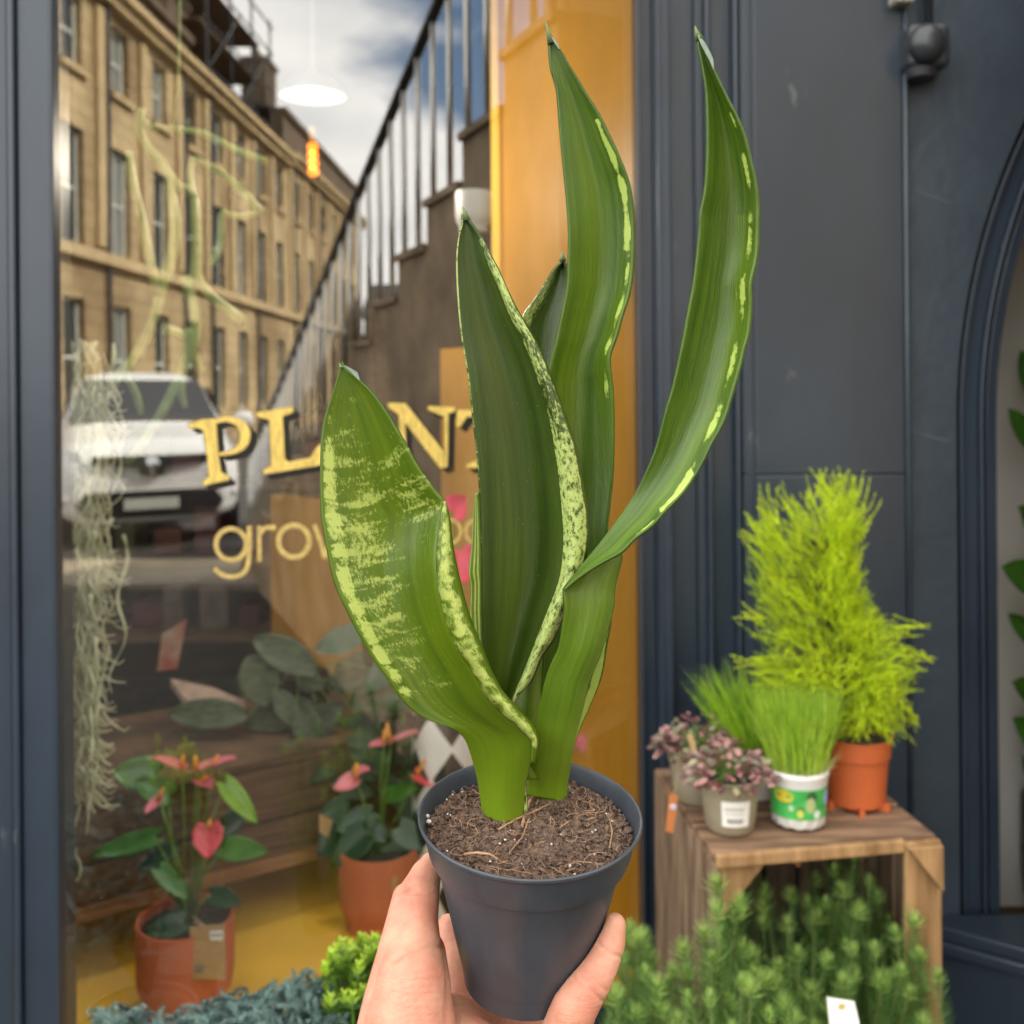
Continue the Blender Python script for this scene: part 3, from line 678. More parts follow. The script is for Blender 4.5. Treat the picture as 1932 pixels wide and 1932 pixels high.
vs = [(x0, dj - .018, z) for x, z in A] + [(x, dj - .018, z) for x, z in A]
n_ = len(A); fs = [(i, i+n_, i+n_+1, i+1) for i in range(n_-1)]
b.add(vs, fs)
b.add([(x0, dj - .018, A[-1][1]), (A[-1][0], dj - .018, A[-1][1]), (A[-1][0], dj - .018, top), (x0, dj - .018, top)], [(0, 1, 2, 3)])
b.add([(x, dj - .018, z) for x, z in A] + [(x, dj + .1, z) for x, z in A], [(i, i+1, i+1+n_, i+n_) for i in range(n_-1)])
ws = b.build('arch_wall', m_slate2, shop)
b = MB()
sweep(b, 3, 12, dj + .014, dj + .3); sweep(b, 12.5, 22, dj - .004, dj + .3); sweep(b, 22.5, 50, dj + .006, dj + .3)
sweep(b, 50.5, 58, dj - .006, dj + .3); sweep(b, 58.5, 68, dj + .022, dj + .3); sweep(b, 68.5, 88, dj + .010, dj + .3); sweep(b, 88.5, 96, dj + .036, dj + .3)
o = b.build('arch_moulding', m_slate, shop); bevel(o, .0022)
# stone joints of the arch wall, a groove of dark mortar
m_mort = mat('mortar_line', (0.075, 0.082, 0.088), rough=.7)
b = MB()
for (xa, ya), (xb, yb) in (((1712, 356), (1793, 386)), ((1712, 812), (1790, 836)), ((1300, 0), (1300, 0))):
    if xa == xb: continue
    p, q = P(xa, ya, dj - .019), P(xb, yb, dj - .019)
    b = MB(); b.obox(p, q - p, (0, .0015, 0), (0, 0, .0035)); b.build('stone_joint', m_mort, shop)
# splayed plinth under the arched window
b = MB()
c0 = P(1762, 1735, 2.02); zt = c0.z
def pl(b, z0, z1, g):
    p = [Vector((c0.x - g, 2.04, z0)), Vector((c0.x - g, 2.0 - g, z0)), Vector((c0.x + .30, 1.80 - g, z0)), Vector((c0.x + 1.6, 1.70 - g, z0)), Vector((c0.x + 1.6, 2.04, z0))]
    b.prism(p, (0, 0, z1 - z0))
pl(b, 0, zt - .05, 0); pl(b, zt - .049, zt - .026, .012); pl(b, zt - .0255, zt, .004)
o = b.build('plinth', m_slate, shop); bevel(o, .004)
# behind the arched window: pane, pale inner wall
m_pale = mat('pale_plaster', (0.82, 0.80, 0.74), rough=.9, var=.06, scale=2)
b = MB(); b.box((1.0, 2.52, .2), (3.2, 2.56, 3.2)); b.box((.90, 2.42, .15), (.985, 2.56, 3.2)); b.build('inner_wall', m_pale, shop)

# ---- the splayed window: frame, glass
def gw(px, z, off=0.0):
    q = glass_pt(px, 900, off); return Vector((q.x, q.y, z))
m_glass = bpy.data.materials.new('window_glass'); m_glass.use_nodes = True
t = m_glass.node_tree; t.nodes.clear(); n = t.nodes.new; l = t.links.new
o_ = n('ShaderNodeOutputMaterial'); tr = n('ShaderNodeBsdfTransparent'); gl = n('ShaderNodeBsdfGlossy'); ms = n('ShaderNodeMixShader')
gl.inputs['Roughness'].default_value = 0.0; gl.inputs['Color'].default_value = (1, 1, 1, 1)
tr.inputs['Color'].default_value = (.97, .98, .97, 1)
lw = n('ShaderNodeLayerWeight'); lw.inputs['Blend'].default_value = .5
fr = n('ShaderNodeMapRange'); fr.inputs['From Min'].default_value = .25; fr.inputs['From Max'].default_value = 1.0; fr.inputs['To Min'].default_value = .20; fr.inputs['To Max'].default_value = .8
l(lw.outputs['Facing'], fr.inputs['Value'])
tcg = n('ShaderNodeTexCoord'); ng = n('ShaderNodeTexNoise'); ng.inputs['Scale'].default_value = 1.7; ng.inputs['Detail'].default_value = 1
bg_ = n('ShaderNodeBump'); bg_.inputs['Strength'].default_value = .05; bg_.inputs['Distance'].default_value = .012
l(tcg.outputs['Object'], ng.inputs['Vector']); l(ng.outputs['Fac'], bg_.inputs['Height']); l(bg_.outputs[0], gl.inputs['Normal'])
l(fr.outputs[0], ms.inputs[0]); l(tr.outputs[0], ms.inputs[1]); l(gl.outputs[0], ms.inputs[2]); l(ms.outputs[0], o_.inputs['Surface'])
b = MB(); pL, pR = gw(104, 0), gw(1206, 0)
zt_, zb_ = 3.2, .33
b.add([(pL.x, pL.y, zb_), (pR.x, pR.y, zb_), (pR.x, pR.y, zt_), (pL.x, pL.y, zt_)], [(0, 1, 2, 3)])
pane = b.build('window_pane', m_glass, shop)
b = MB(); v = pR - pL
b.obox((pL.x, pL.y, 0), v, -GN * .12, (0, 0, .33)); o = b.build('window_sill', m_slate, shop); bevel(o, .003)
b = MB(); b.obox((pL.x, pL.y, 3.2), v, -GN * .12, (0, 0, .05)); o = b.build('window_head', m_slate, shop)

# ---- gilded lettering on the glass
m_gold = mat('gold_leaf', (0.78, 0.60, 0.17), rough=.33, metal=.25, var=.22, scale=160, stretch=(1, 1, .3), spec=.6, bump=.2, bscale=500)
m_gold2 = mat('gold_leaf_pale', (0.60, 0.46, 0.17), rough=.45, metal=.2, var=.2, scale=120)
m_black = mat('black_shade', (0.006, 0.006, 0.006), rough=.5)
def gprism(b, poly, off, th=.0006, dx=0, dy=0):
    pts = [glass_pt(x + dx, y + dy, off) for x, y in poly]
    b.prism(pts, GN * th)
def ring(b, cx, cy, rx, ry, w, off, dx=0, dy=0, n=40):
    o = []; i_ = []
    for k in range(n):
        a = 2 * PI * k / n
        o.append(glass_pt(cx + dx + rx * math.cos(a), cy + dy + ry * math.sin(a), off)); i_.append(glass_pt(cx + dx + (rx - w) * math.cos(a), cy + dy + (ry - w) * math.sin(a), off))
    vs = o + i_ + [p + GN * .0006 for p in o + i_]
    fs = []
    for k in range(n):
        k2 = (k + 1) % n
        fs += [(k, k2, k2 + n, k + n), (k + 2*n, k + 3*n, k2 + 3*n, k2 + 2*n), (k, k + 2*n, k2 + 2*n, k2), (k + n, k2 + n, k2 + 3*n, k + 3*n)]
    b.add(vs, fs)
def ribbonp(pts, ws, m=30):
    A = cr([(x, y, w) for (x, y), w in zip(pts, ws)], m); L_, R_ = [], []
    for i in range(m):
        d = A[min(i+1, m-1), :2] - A[max(i-1, 0), :2]; d = d / (np.hypot(*d) + 1e-9); nn = np.array([-d[1], d[0]])
        L_.append(A[i, :2] + nn * A[i, 2] / 2); R_.append(A[i, :2] - nn * A[i, 2] / 2)
    return L_, R_
def ribb(b, pts, ws, off, dx=0, dy=0, m=30):
    L_, R_ = ribbonp(pts, ws, m)
    a = [glass_pt(float(x) + dx, float(y) + dy, off) for x, y in L_]; c = [glass_pt(float(x) + dx, float(y) + dy, off) for x, y in R_]
    vs = a + c + [p + GN * .0006 for p in a + c]; fs = []
    for i in range(m - 1):
        fs += [(i, i+1, i+1+m, i+m), (i+2*m, i+3*m, i+1+3*m, i+1+2*m), (i, i+2*m, i+1+2*m, i+1), (i+m, i+1+m, i+1+3*m, i+3*m)]
    b.add(vs, fs)
LET = {
 'P': ([[(355,799),(382,791),(404,790),(408,802),(412,860),(417,891),(430,897),(433,905),(385,916),(381,909),(394,900),(391,860),(383,812),(374,807),(358,809)]],
       [([(402,797),(425,791),(450,797),(462,816),(458,838),(440,852),(414,857)], [8,9,15,20,17,9,6])]),
 'L': ([[(482,779),(552,767),(554,777),(533,786),(537,866),(545,871),(585,864),(596,846),(603,838),(608,839),(608,877),(498,895),(496,887),(512,878),(508,792),(484,786)]], []),
 'A': ([[(668,762),(676,762),(706,868),(716,873),(716,880),(684,882),(684,875),(691,871),(670,792)], [(666,770),(671,790),(648,874),(660,878),(660,884),(632,886),(632,880),(641,876)], [(657,838),(690,836),(691,843),(655,845)]], []),
 'N': ([[(731,760),(765,761),(836,850),(837,883),(830,883),(764,797),(766,870),(778,876),(778,884),(744,885),(744,878),(756,873),(752,782),(733,769)], [(808,766),(858,768),(858,776),(846,780),(844,880),(838.5,883),(838,786),(808,774)]], []),
 'T': ([[(862,773),(968,775),(968,806),(960,806),(950,786),(926,785),(928,866),(944,874),(944,882),(880,883),(880,876),(902,868),(902,785),(880,787),(868,805),(860,804)]], []),
}
for key, (polys, ribs) in LET.items():
    gb_, bb_ = MB(), MB()
    for poly in polys:
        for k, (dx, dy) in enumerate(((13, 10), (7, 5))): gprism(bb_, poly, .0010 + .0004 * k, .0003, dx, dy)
        gprism(gb_, poly, .0021)
    for pts, ws in ribs:
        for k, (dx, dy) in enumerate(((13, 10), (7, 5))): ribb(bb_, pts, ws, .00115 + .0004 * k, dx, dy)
        ribb(gb_, pts, ws, .0027)
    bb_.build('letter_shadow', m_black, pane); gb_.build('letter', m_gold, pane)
b = MB()
ring(b, 436, 1027, 33, 34, 9, .0020); ribb(b, [(470,992),(470,1030),(468,1062),(460,1080),(440,1088),(418,1084),(404,1072)], [9,9,9,9,9,9,8], .0030)
b.build('letter', m_gold2, pane); b = MB()
ribb(b, [(489,992),(489,1030),(489,1060)], [8,8,8], .0020); ribb(b, [(491,1008),(500,996),(520,995)], [7,8,10], .0030)
b.build('letter', m_gold2, pane); b = MB()
ring(b, 554, 1021, 34, 35, 10, .0020)
b.build('letter', m_gold2, pane); b = MB()
ribb(b, [(593,990),(604,1022),(612,1054)], [9,9,8], .0020); ribb(b, [(612,1054),(621,1022),(629,994)], [7,7,7], .0030); ribb(b, [(629,994),(637,1022),(646,1054)], [8,8,8], .0040); ribb(b, [(646,1054),(656,1020),(664,990)], [7,7,7], .0050)
b.build('letter', m_gold2, pane)
for xx in (848, 899):
    b = MB(); ring(b, xx, 1003, 24, 25, 6, .0020); b.build('letter', m_gold2, pane)

# ---- outside lamp on the arch wall
lampf = empty('bulkhead_lamp', tuple(P(1752, 95, 2.03)), 'small dark painted bulkhead lamp with a conduit, top right on the wall', 'lamp')
m_fix = mat('fixture_paint', (0.030, 0.034, 0.042), rough=.3, var=.2, scale=30, bump=.2, bscale=80)
c = P(1745, 88, 1.98)
b = MB(); b.box((c.x - .032, c.y - .006, c.z - .040), (c.x + .050, c.y + .062, c.z + .046)); o = b.build('housing', m_fix, lampf); bevel(o, .014, 4)
b = MB(); b.sphere((c.x - .002, c.y - .012, c.z + .002), .036, 24, 14, (1, .8, 1.05)); b.build('dome', m_fix, lampf, smooth=True)
b = MB(); b.tube([(c.x + .020, c.y + .03, c.z + .04), (c.x + .020, c.y + .03, 3.2)], .008, 10); b.build('conduit', m_fix, lampf, smooth=True)
b = MB(); b.tube([(c.x, c.y + .02, c.z - .055), (c.x, c.y + .02, c.z - .038)], [.026, .030], 20); b.build('collar', m_fix, lampf)
m_chip = mat('paint_chip', (0.42, 0.40, 0.34), rough=.9, var=.4, scale=120)
b = MB(); b.box((X(1692, 2.0), 1.985, P(0, 22, 2.0).z), (X(1730, 2.0), 2.035, 3.2)); o = b.build('bare_render_patch', m_chip, shop); bevel(o, .008, 3)

# ================================================================== inside the shop
m_dark = mat('dark_interior', (0.030, 0.018, 0.012), rough=.8, var=.4, scale=1.6)
m_yel = mat('ochre_paint', (0.43, 0.205, 0.014), rough=.45, var=.14, scale=3.5, stretch=(1, 1, .3), bump=.3, bscale=18)
m_yelf = mat('ochre_paint_floor', (0.82, 0.50, 0.05), rough=.5, var=.08, scale=3)
def ip(px, py, off): return glass_pt(px, py, -off)
# room shell
b = MB(); b.box((-4.5, 5.6, -.01), (3.3, 5.7, 3.25)); b.box((-4.6, 1.95, -.01), (-4.5, 5.7, 3.25)); b.box((-4.5, 1.96, 3.21), (3.3, 5.6, 3.246)); b.build('room_wall', m_dark, shop)
# display platform, parallel to the glass
fz = .36
q0 = gw(104, 0) - GN * .004; q1 = gw(1206, 0) - GN * .004
b = MB(); b.obox((q0.x - .8 * GT.x, q0.y - .8 * GT.y, .0), (q1 - q0) + GT * .8, -GN * 1.45, (0, 0, fz)); b.build('display_floor', m_yelf, shop)
w0 = gw(1206, 0, -.03); w1 = w0 - GN * .55; w2 = Vector((-.80, 3.38, 0))
b = MB()
def vwall(b, a, c, z0, z1, th, side):
    b.obox((a.x, a.y, z0), Vector((c.x - a.x, c.y - a.y, 0)), side * th, (0, 0, z1 - z0))
vwall(b, w0, w1, fz + .002, 3.2, .05, GT); b.build('inner_wall', m_yel, shop)
dd = Vector((w2.x - w1.x, w2.y - w1.y, 0)).normalized(); sd = Vector((dd.y, -dd.x, 0)); sd = sd if sd.x > 0 else -sd
wm = w1 + (w2 - w1) * .20
b = MB(); vwall(b, w1 + dd * .004, wm, fz + .002, 1.66, .05, sd); vwall(b, wm + dd * .001, w2, fz + .002, 1.21, .05, sd); b.build('inner_wall', m_yel, shop)
b = MB(); e_ = w1 + GN * .002 - GT * .012
b.obox((e_.x, e_.y, fz), GT * .012, GN * .035, (0, 0, 2.8)); b.build('trim', mat('ochre_trim', (.7, .42, .06), rough=.4), shop)

# timber crate bench in the display
m_wood = mat('crate_wood', (0.13, 0.066, 0.030), rough=.8, scale=6, stretch=(1, 1, 9), col2=(0.30, 0.17, 0.085), bump=.4, bscale=30)
m_woodh = mat('bench_wood', (0.060, 0.034, 0.018), rough=.8, scale=7, stretch=(1, 1, 14), col2=(0.17, 0.10, 0.05), bump=.3)
m_woodl = mat('bench_wood_light', (0.20, 0.10, 0.04), rough=.7, scale=9, stretch=(1, 1, 12), col2=(0.36, 0.20, 0.09), bump=.3)
bench = empty('timber_bench', tuple(gw(400, fz, -.66)), 'low dark timber crate bench inside the window, behind the red flowering plants', 'bench')
zA, zB, zC = P(118, 1740, glass_pt(118, 1740, -.62).y).z, P(118, 1640, glass_pt(118, 1640, -.62).y).z, P(118, 1530, glass_pt(118, 1530, -.62).y).z
s0 = gw(60, 0, -.62) - GT * .5; s1 = gw(860, 0, -.62); v = s1 - s0
b = MB(); b.obox((s0.x, s0.y, zA - .012), v, -GN * .02, (0, 0, .032)); b.build('edge_board', m_woodl, bench)
b = MB(); b.obox((s0.x, s0.y, zA + .023), v, -GN * .018, (0, 0, (zB - zA) - .03)); b.build('board', m_woodh, bench)
b = MB(); b.obox((s0.x, s0.y, zB), v, -GN * .018, (0, 0, (zC - zB) - .004)); b.build('board', m_woodh, bench)
b = MB(); b.obox((s0.x, s0.y, zC), v, -GN * .5, (0, 0, .018)); b.build('top_board', m_woodh, bench)
for k in (.03, .5, .96):
    b = MB(); p = s0 + v * k - GN * .03; b.obox((p.x, p.y, fz + .001), GT * .04, -GN * .04, (0, 0, zC - fz - .002)); b.build('leg', m_woodh, bench)
# dark shelving at the back with a few coloured packets
shelf = empty('back_shelves', (-1.2, 4.7, 0), 'dark wooden shelving deep inside the shop holding small boxes', 'shelf')
for i, z in enumerate((.50, .82, 1.14, 1.42)):
    b = MB(); b.box((-2.6, 4.3, z), (-.55, 4.75, z + .03)); b.build('shelf_board', m_woodh, shelf)
for x in (-2.62, -.57):
    b = MB(); b.box((x - .03, 4.3, 0), (x + .0, 4.75, 1.9)); b.build('side_panel', m_woodh, shelf)
random.seed(11)
cols = {'red': (.08, .01, .012), 'rust': (.10, .03, .01), 'wine': (.05, .006, .01), 'olive': (.05, .045, .012), 'cream': (.10, .075, .055)}
k = 0
for z in (.531, .851, 1.171):
    x = -2.5; nth = 0
    while x < -.75:
        w = random.uniform(.08, .17); h = random.uniform(.10, .24); cn = random.choice(list(cols))
        b = MB(); y = 4.36 + random.uniform(0, .1)
        b.box((x, y, z), (x + w, y + .18, z + h * .86)); 
        bx = b.build('carton', mat('carton_' + cn, cols[cn], rough=.6, var=.3, scale=20)); bevel(bx, .006)
        nth += 1; tag(bx, '%s carton, %s from the left on the %s back shelf' % ({'red': 'dark red', 'rust': 'rust brown', 'wine': 'wine coloured', 'olive': 'olive', 'cream': 'dull cream'}[cn], ['first', 'second', 'third', 'fourth', 'fifth', 'sixth', 'seventh', 'eighth', 'ninth', 'tenth', 'eleventh', 'twelfth', 'thirteenth', 'fourteenth', 'fifteenth'][nth - 1], {.531: 'lowest', .851: 'middle', 1.171: 'highest'}[z]), 'box', 'boxes on the back shelves')
        x += w + random.uniform(.02, .12); k += 1

# leafy generators
def heart(b, c, tip, nrm, L_, W, cup=.15, droop=.12, lobes=True, nu=9, nv=12):
    """a heart-shaped leaf or flower spathe: c = where the stalk joins, tip = direction of the point"""
    c = Vector(c); tip = Vector(tip).normalized(); nrm = Vector(nrm); nrm = (nrm - tip * nrm.dot(tip)).normalized(); sd = tip.cross(nrm)
    vs = []; fs = []
    for i in range(nv + 1):
        v = i / nv
        if lobes: w = W * .5 * (math.sin(PI * min(1, (v * .92 + .10))) ** .62) * (1 - v * .30); y0 = -.18 * L_
        else: w = W * .5 * math.sin(PI * min(1, v * .97 + .03)) ** .75; y0 = 0
        for j in range(nu + 1):
            u = -1 + 2 * j / nu
            y = y0 + v * (L_ - y0)
            if lobes and v < .35: y += (1 - abs(u)) ** 1.5 * (.35 - v) * .55 * L_ 
            p = c + tip * y + sd * (u * w) + nrm * (cup * W * (abs(u) ** 1.6) * .6 - droop * L_ * v * v)
            vs.append(p)
    for i in range(nv):
        for j in range(nu): fs.append((i*(nu+1)+j, i*(nu+1)+j+1, (i+1)*(nu+1)+j+1, (i+1)*(nu+1)+j))
    b.add(vs, fs)
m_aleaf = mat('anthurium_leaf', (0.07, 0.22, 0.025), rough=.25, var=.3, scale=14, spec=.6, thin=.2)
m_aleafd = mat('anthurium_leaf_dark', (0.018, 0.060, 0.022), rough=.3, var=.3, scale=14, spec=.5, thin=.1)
m_aleafb = mat('anthurium_leaf_bright', (0.26, 0.50, 0.015), rough=.25, var=.2, scale=14, spec=.6, thin=.3)
m_pinkf = mat('spathe_pink', (0.95, 0.29, 0.36), rough=.3, var=.15, scale=20, spec=.5, thin=.25)
m_coral = mat('spathe_coral', (0.92, 0.12, 0.15), rough=.3, var=.15, scale=20, spec=.5, thin=.2)
m_hot = mat('spathe_hot_pink', (0.98, 0.03, 0.16), rough=.35, var=.1, scale=20, thin=.2)
m_orange = mat('spadix', (0.80, 0.34, 0.05), rough=.6, var=.2, scale=60)
m_stem = mat('green_stem', (0.12, 0.24, 0.03), rough=.5, var=.2, scale=20)
m_terra = mat('terracotta', (0.50, 0.145, 0.07), rough=.65, var=.12, scale=9, bump=.15, bscale=50)
m_kraft = mat('kraft_paper', (0.42, 0.28, 0.13), rough=.85, var=.12, scale=40)
m_white = mat('white_paper', (0.75, 0.75, 0.72), rough=.7)
m_earth = mat('dark_compost', (0.020, 0.018, 0.015), rough=.95, scale=60, col2=(.06, .045, .035))
m_ink = mat('grey_print', (0.16, 0.15, 0.15), rough=.8)

def round_pot(name, base, r, h, m, parent, foot=.8, n=40, soil=True, lip=.006):
    b = MB(); M = Matrix.Translation(base)
    prof = [(.0005, 0), (r*foot, 0), (r*foot, h*.16), (r*.93, h*.24), (r*.99, h*.4), (r, h-.004), (r-.001, h), (r-lip, h), (r-lip-.001, h-.004), (r-lip-.002, h-.025), (.0005, h-.026)]
    b.lathe(prof, n, M); o = b.build(name, m, parent, smooth=True); md = o.modifiers.new('e', 'EDGE_SPLIT'); md.split_angle = R(40)
    if soil:
        s = MB(); s.lathe([(r-lip-.002, h-.018), (r*.6, h-.012), (.0005, h-.010)], 24, M); s.build('soil', m_earth, parent, smooth=True)
    return o
CD = Vector((0, -1, 0))
def px2(px, py, ref_y): return P(px, py, ref_y)

def anthurium(label, pot_px, dpot, rpx, hpx, leaves, flowers, group=None, potm=None, base_px=None, tagpx=None):
    bx, by = base_px                      # foot centre in the picture
    base = P(bx, by, dpot); base.z = fz + .001
    r = rpx * dpot / F; h = hpx * dpot / F
    root = empty('flamingo_flower', tuple(base), label, 'potted plant', group)
    round_pot('plant_pot', base, r, h, potm or m_terra, root)
    cen = base + Vector((0, 0, h - .015))
    for (x, y, tx, ty, L_, W, kind, dz) in leaves:
        d = dpot + dz; c = P(x, y, d); tp = P(tx, ty, d - .02) - c
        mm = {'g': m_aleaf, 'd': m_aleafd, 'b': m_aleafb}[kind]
        b = MB(); nrm = Vector((random.uniform(-.3, .3), -1, .75))
        heart(b, c, tp, nrm, L_ * d / F, W * d / F, .12, .1); o = b.build('leaf', mm, root, smooth=True); md = o.modifiers.new('t', 'SOLIDIFY'); md.thickness = .0008
        b = MB(); mid = (c + cen) / 2 + Vector((random.uniform(-.01, .01), 0, .02)); b.tube([tuple(v) for v in (cen + Vector((random.uniform(-.012, .012), random.uniform(-.012, .012), -.01)), mid, c)], .0022, 6); b.build('stalk', m_stem, o if False else root, smooth=True)
    for (x, y, tx, ty, L_, W, mm, nz_, sx, sy) in flowers:
        d = dpot - .02; c = P(x, y, d); tp = P(tx, ty, d - .015) - c
        b = MB(); nrm = Vector((0, -1 + nz_, nz_)) if nz_ >= 0 else Vector((0, -1, nz_))
        heart(b, c, tp, nrm, L_ * d / F, W * d / F, .20, .08); o = b.build('flower', mm, root, smooth=True); md = o.modifiers.new('t', 'SOLIDIFY'); md.thickness = .0010
        b = MB(); e = P(sx, sy, d - .012); b.tube([c + Vector((0, -.004, 0)), (c + e) / 2 + Vector((0, -.006, 0)), e], [.0042, .0048, .0030], 8); b.build('spadix', m_orange, root, smooth=True)
        b = MB(); mid = (c * .6 + cen * .4) + Vector((random.uniform(-.01, .01), 0, 0)); b.tube([cen + Vector((random.uniform(-.01, .01), random.uniform(-.01, .01), -.01)), mid, c], .0020, 6); b.build('stalk', m_stem, root, smooth=True)
    return root, base, r, h
random.seed(3)
ra, ba, r_, h_ = anthurium('coral pink flamingo flower in a terracotta pot with a large kraft tag, left in window', None, 1.98, 90, 172,
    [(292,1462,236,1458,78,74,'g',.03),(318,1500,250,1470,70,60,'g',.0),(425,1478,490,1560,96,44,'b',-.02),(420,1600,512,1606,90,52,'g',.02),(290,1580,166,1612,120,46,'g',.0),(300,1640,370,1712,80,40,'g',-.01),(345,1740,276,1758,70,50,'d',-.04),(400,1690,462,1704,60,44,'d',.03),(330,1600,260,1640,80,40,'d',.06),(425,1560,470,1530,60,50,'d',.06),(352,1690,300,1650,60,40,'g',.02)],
    [(345,1450,308,1436,62,52,m_pinkf,.93,346,1424),(372,1452,432,1430,84,52,m_pinkf,.93,369,1426),(378,1470,392,1480,38,44,m_pinkf,.9,392,1462),(300,1508,284,1524,34,30,m_pinkf,.85,308,1486),(394,1560,393,1592,54,66,m_coral,.25,397,1546),(404,1440,430,1432,36,34,m_pinkf,.9,412,1424)],
    base_px=(351, 1905))
# large kraft tag tied to it
b = MB()
c = P(358, 1749, 1.90); c2 = P(424, 1744, 1.895); c3 = P(426, 1848, 1.893); c4 = P(361, 1848, 1.897)
b.prism([c, c2, c3, c4], (0, .0008, 0)); tg = b.build('label', m_kraft, ra)
b = MB(); b.prism([P(396, 1757, 1.893), P(421, 1755, 1.893), P(421, 1773, 1.892), P(397, 1774, 1.892)], (0, -.0007, 0)); b.build('sticker', m_white, tg)
b = MB()
for i in range(3): b.prism([P(399 + i*7, 1762, 1.890), P(404 + i*7, 1762, 1.890), P(404 + i*7, 1767, 1.890), P(399 + i*7, 1767, 1.890)], (0, .0003, 0))
b.build('print', m_ink, tg); b = MB()
for i in range(2): b.prism([P(367, 1822 + i*8, 1.8955), P(386 - i*4, 1822 + i*8, 1.8955), P(386 - i*4, 1826 + i*8, 1.8955), P(367, 1826 + i*8, 1.8955)], (0, .0003, 0))
b.build('print', m_ink, tg)
b = MB(); b.tube([P(366, 1738, 1.90), P(378, 1745, 1.895), P(392, 1752, 1.893), P(380, 1742, 1.896), P(364, 1728, 1.93)], .0012, 5); b.build('twine', mat('twine', (.45, .32, .2)), tg)

rb, bb2, r_, h_ = anthurium('pink flamingo flower in a terracotta pot, between the left pot and the held plant', None, 2.28, 76, 150,
    [(700,1540,640,1560,72,56,'d',.0),(690,1570,636,1625,84,66,'d',-.03),(655,1530,605,1535,50,60,'d',.03),(735,1500,775,1490,60,40,'g',.0),(728,1470,716,1425,60,26,'d',.0),(752,1560,800,1600,70,60,'d',.0),(720,1600,690,1640,60,50,'d',.02),(700,1640,676,1668,50,40,'d',-.03),(735,1590,770,1640,60,60,'d',.0),(690,1545,720,1580,60,50,'d',.0),(650,1560,604,1610,70,70,'d',.03)],
    [(738,1400,776,1382,60,44,m_pinkf,.93,730,1364),(725,1402,692,1408,30,34,m_pinkf,.9,726,1376),(672,1470,636,1486,44,42,m_pinkf,.6,676,1446),(668,1458,700,1450,36,34,m_pinkf,.75,674,1440),(786,1462,828,1482,56,46,m_coral,.8,802,1432)],
    base_px=(716, 1780))
b = MB(); b.prism([P(702, 1642, 2.2), P(750, 1655, 2.2), P(748, 1690, 2.2), P(695, 1688, 2.2)], (0, .0008, 0)); b.build('label', m_kraft, rb)
b = MB(); b.prism([P(602, 1535, 2.24), P(628, 1548, 2.24), P(618, 1580, 2.24), P(602, 1570, 2.24)], (0, .0008, 0)); b.build('label', m_kraft, rb)

# patterned pot with hot pink blooms, partly behind the held plant
base = P(842, 1600, 2.32); base.z = fz + .001
bw = empty('flamingo_flower', tuple(base), 'hot pink flamingo flower in a black and white patterned pot behind the held plant', 'potted plant')
r = 64 * 2.32 / F; h = P(842, 1392, 2.32).z - base.z + .06
m_bw, t, bb3 = new_mat('black_white_diamonds'); n = t.nodes.new; l = t.links.new
geo = n('ShaderNodeTexCoord'); sx = n('ShaderNodeSeparateXYZ'); l(geo.outputs['Object'], sx.inputs[0])
at_ = n('ShaderNodeMath'); at_.operation = 'ARCTAN2'; l(sx.outputs['X'], at_.inputs[0]); l(sx.outputs['Y'], at_.inputs[1])
def mth(op, a, bv=None, c=None):
    q = n('ShaderNodeMath'); q.operation = op
    for i, x_ in enumerate((a, bv)):
        if x_ is None: continue
        if hasattr(x_, 'links'): l(x_, q.inputs[i])
        else: q.inputs[i].default_value = x_
    return q.outputs[0]
ua = mth('MULTIPLY', at_.outputs[0], 5 / (2 * PI)); za = mth('MULTIPLY', sx.outputs['Z'], 7.5)
pa = mth('ABSOLUTE', mth('SUBTRACT', mth('FRACT', mth('ADD', ua, 10.2)), .5)); pz = mth('ABSOLUTE', mth('SUBTRACT', mth('FRACT', za), .5))
sm_ = mth('GREATER_THAN', mth('ADD', pa, pz), .46)
mxx = n('ShaderNodeMix'); mxx.data_type = 'RGBA'; l(sm_, mxx.inputs[0]); mxx.inputs[6].default_value = (.015, .015, .017, 1); mxx.inputs[7].default_value = (.75, .75, .74, 1)
l(mxx.outputs[2], bb3.inputs['Base Color']); bb3.inputs['Roughness'].default_value = .35
round_pot('plant_pot', base, r, h, m_bw, bw, foot=.7)
cen = base + Vector((0, 0, h - .02))
for (x, y, tx, ty, L_, W, nz_, sx_, sy_) in ((858,966,874,946,40,66,.45,880,935),(868,1040,876,1082,60,74,.1,885,1020),(1092,1412,1098,1388,34,36,.3,1100,1380)):
    c = P(x, y, 2.28); tp = P(tx, ty, 2.27) - c; b = MB(); heart(b, c, tp, Vector((0, -1 + nz_, nz_)), L_ * 2.28 / F, W * 2.28 / F, .2, .05)
    o = b.build('flower', m_hot if y < 1300 else m_pinkf, bw, smooth=True); md = o.modifiers.new('t', 'SOLIDIFY'); md.thickness = .001
    b = MB(); b.tube([cen, (c + cen) / 2 + Vector((.02, 0, 0)), c], .002, 6); b.build('stalk', m_stem, bw)
for k in range(7):
    a = -1.2 + k * .4; c = cen + Vector((.10 * math.sin(a), -.02, .10 + .05 * math.cos(a * 3))); b = MB(); heart(b, c, (math.sin(a), -.3, .1), (0, -1, .5), .10, .07); o = b.build('leaf', m_aleafd, bw, smooth=True)

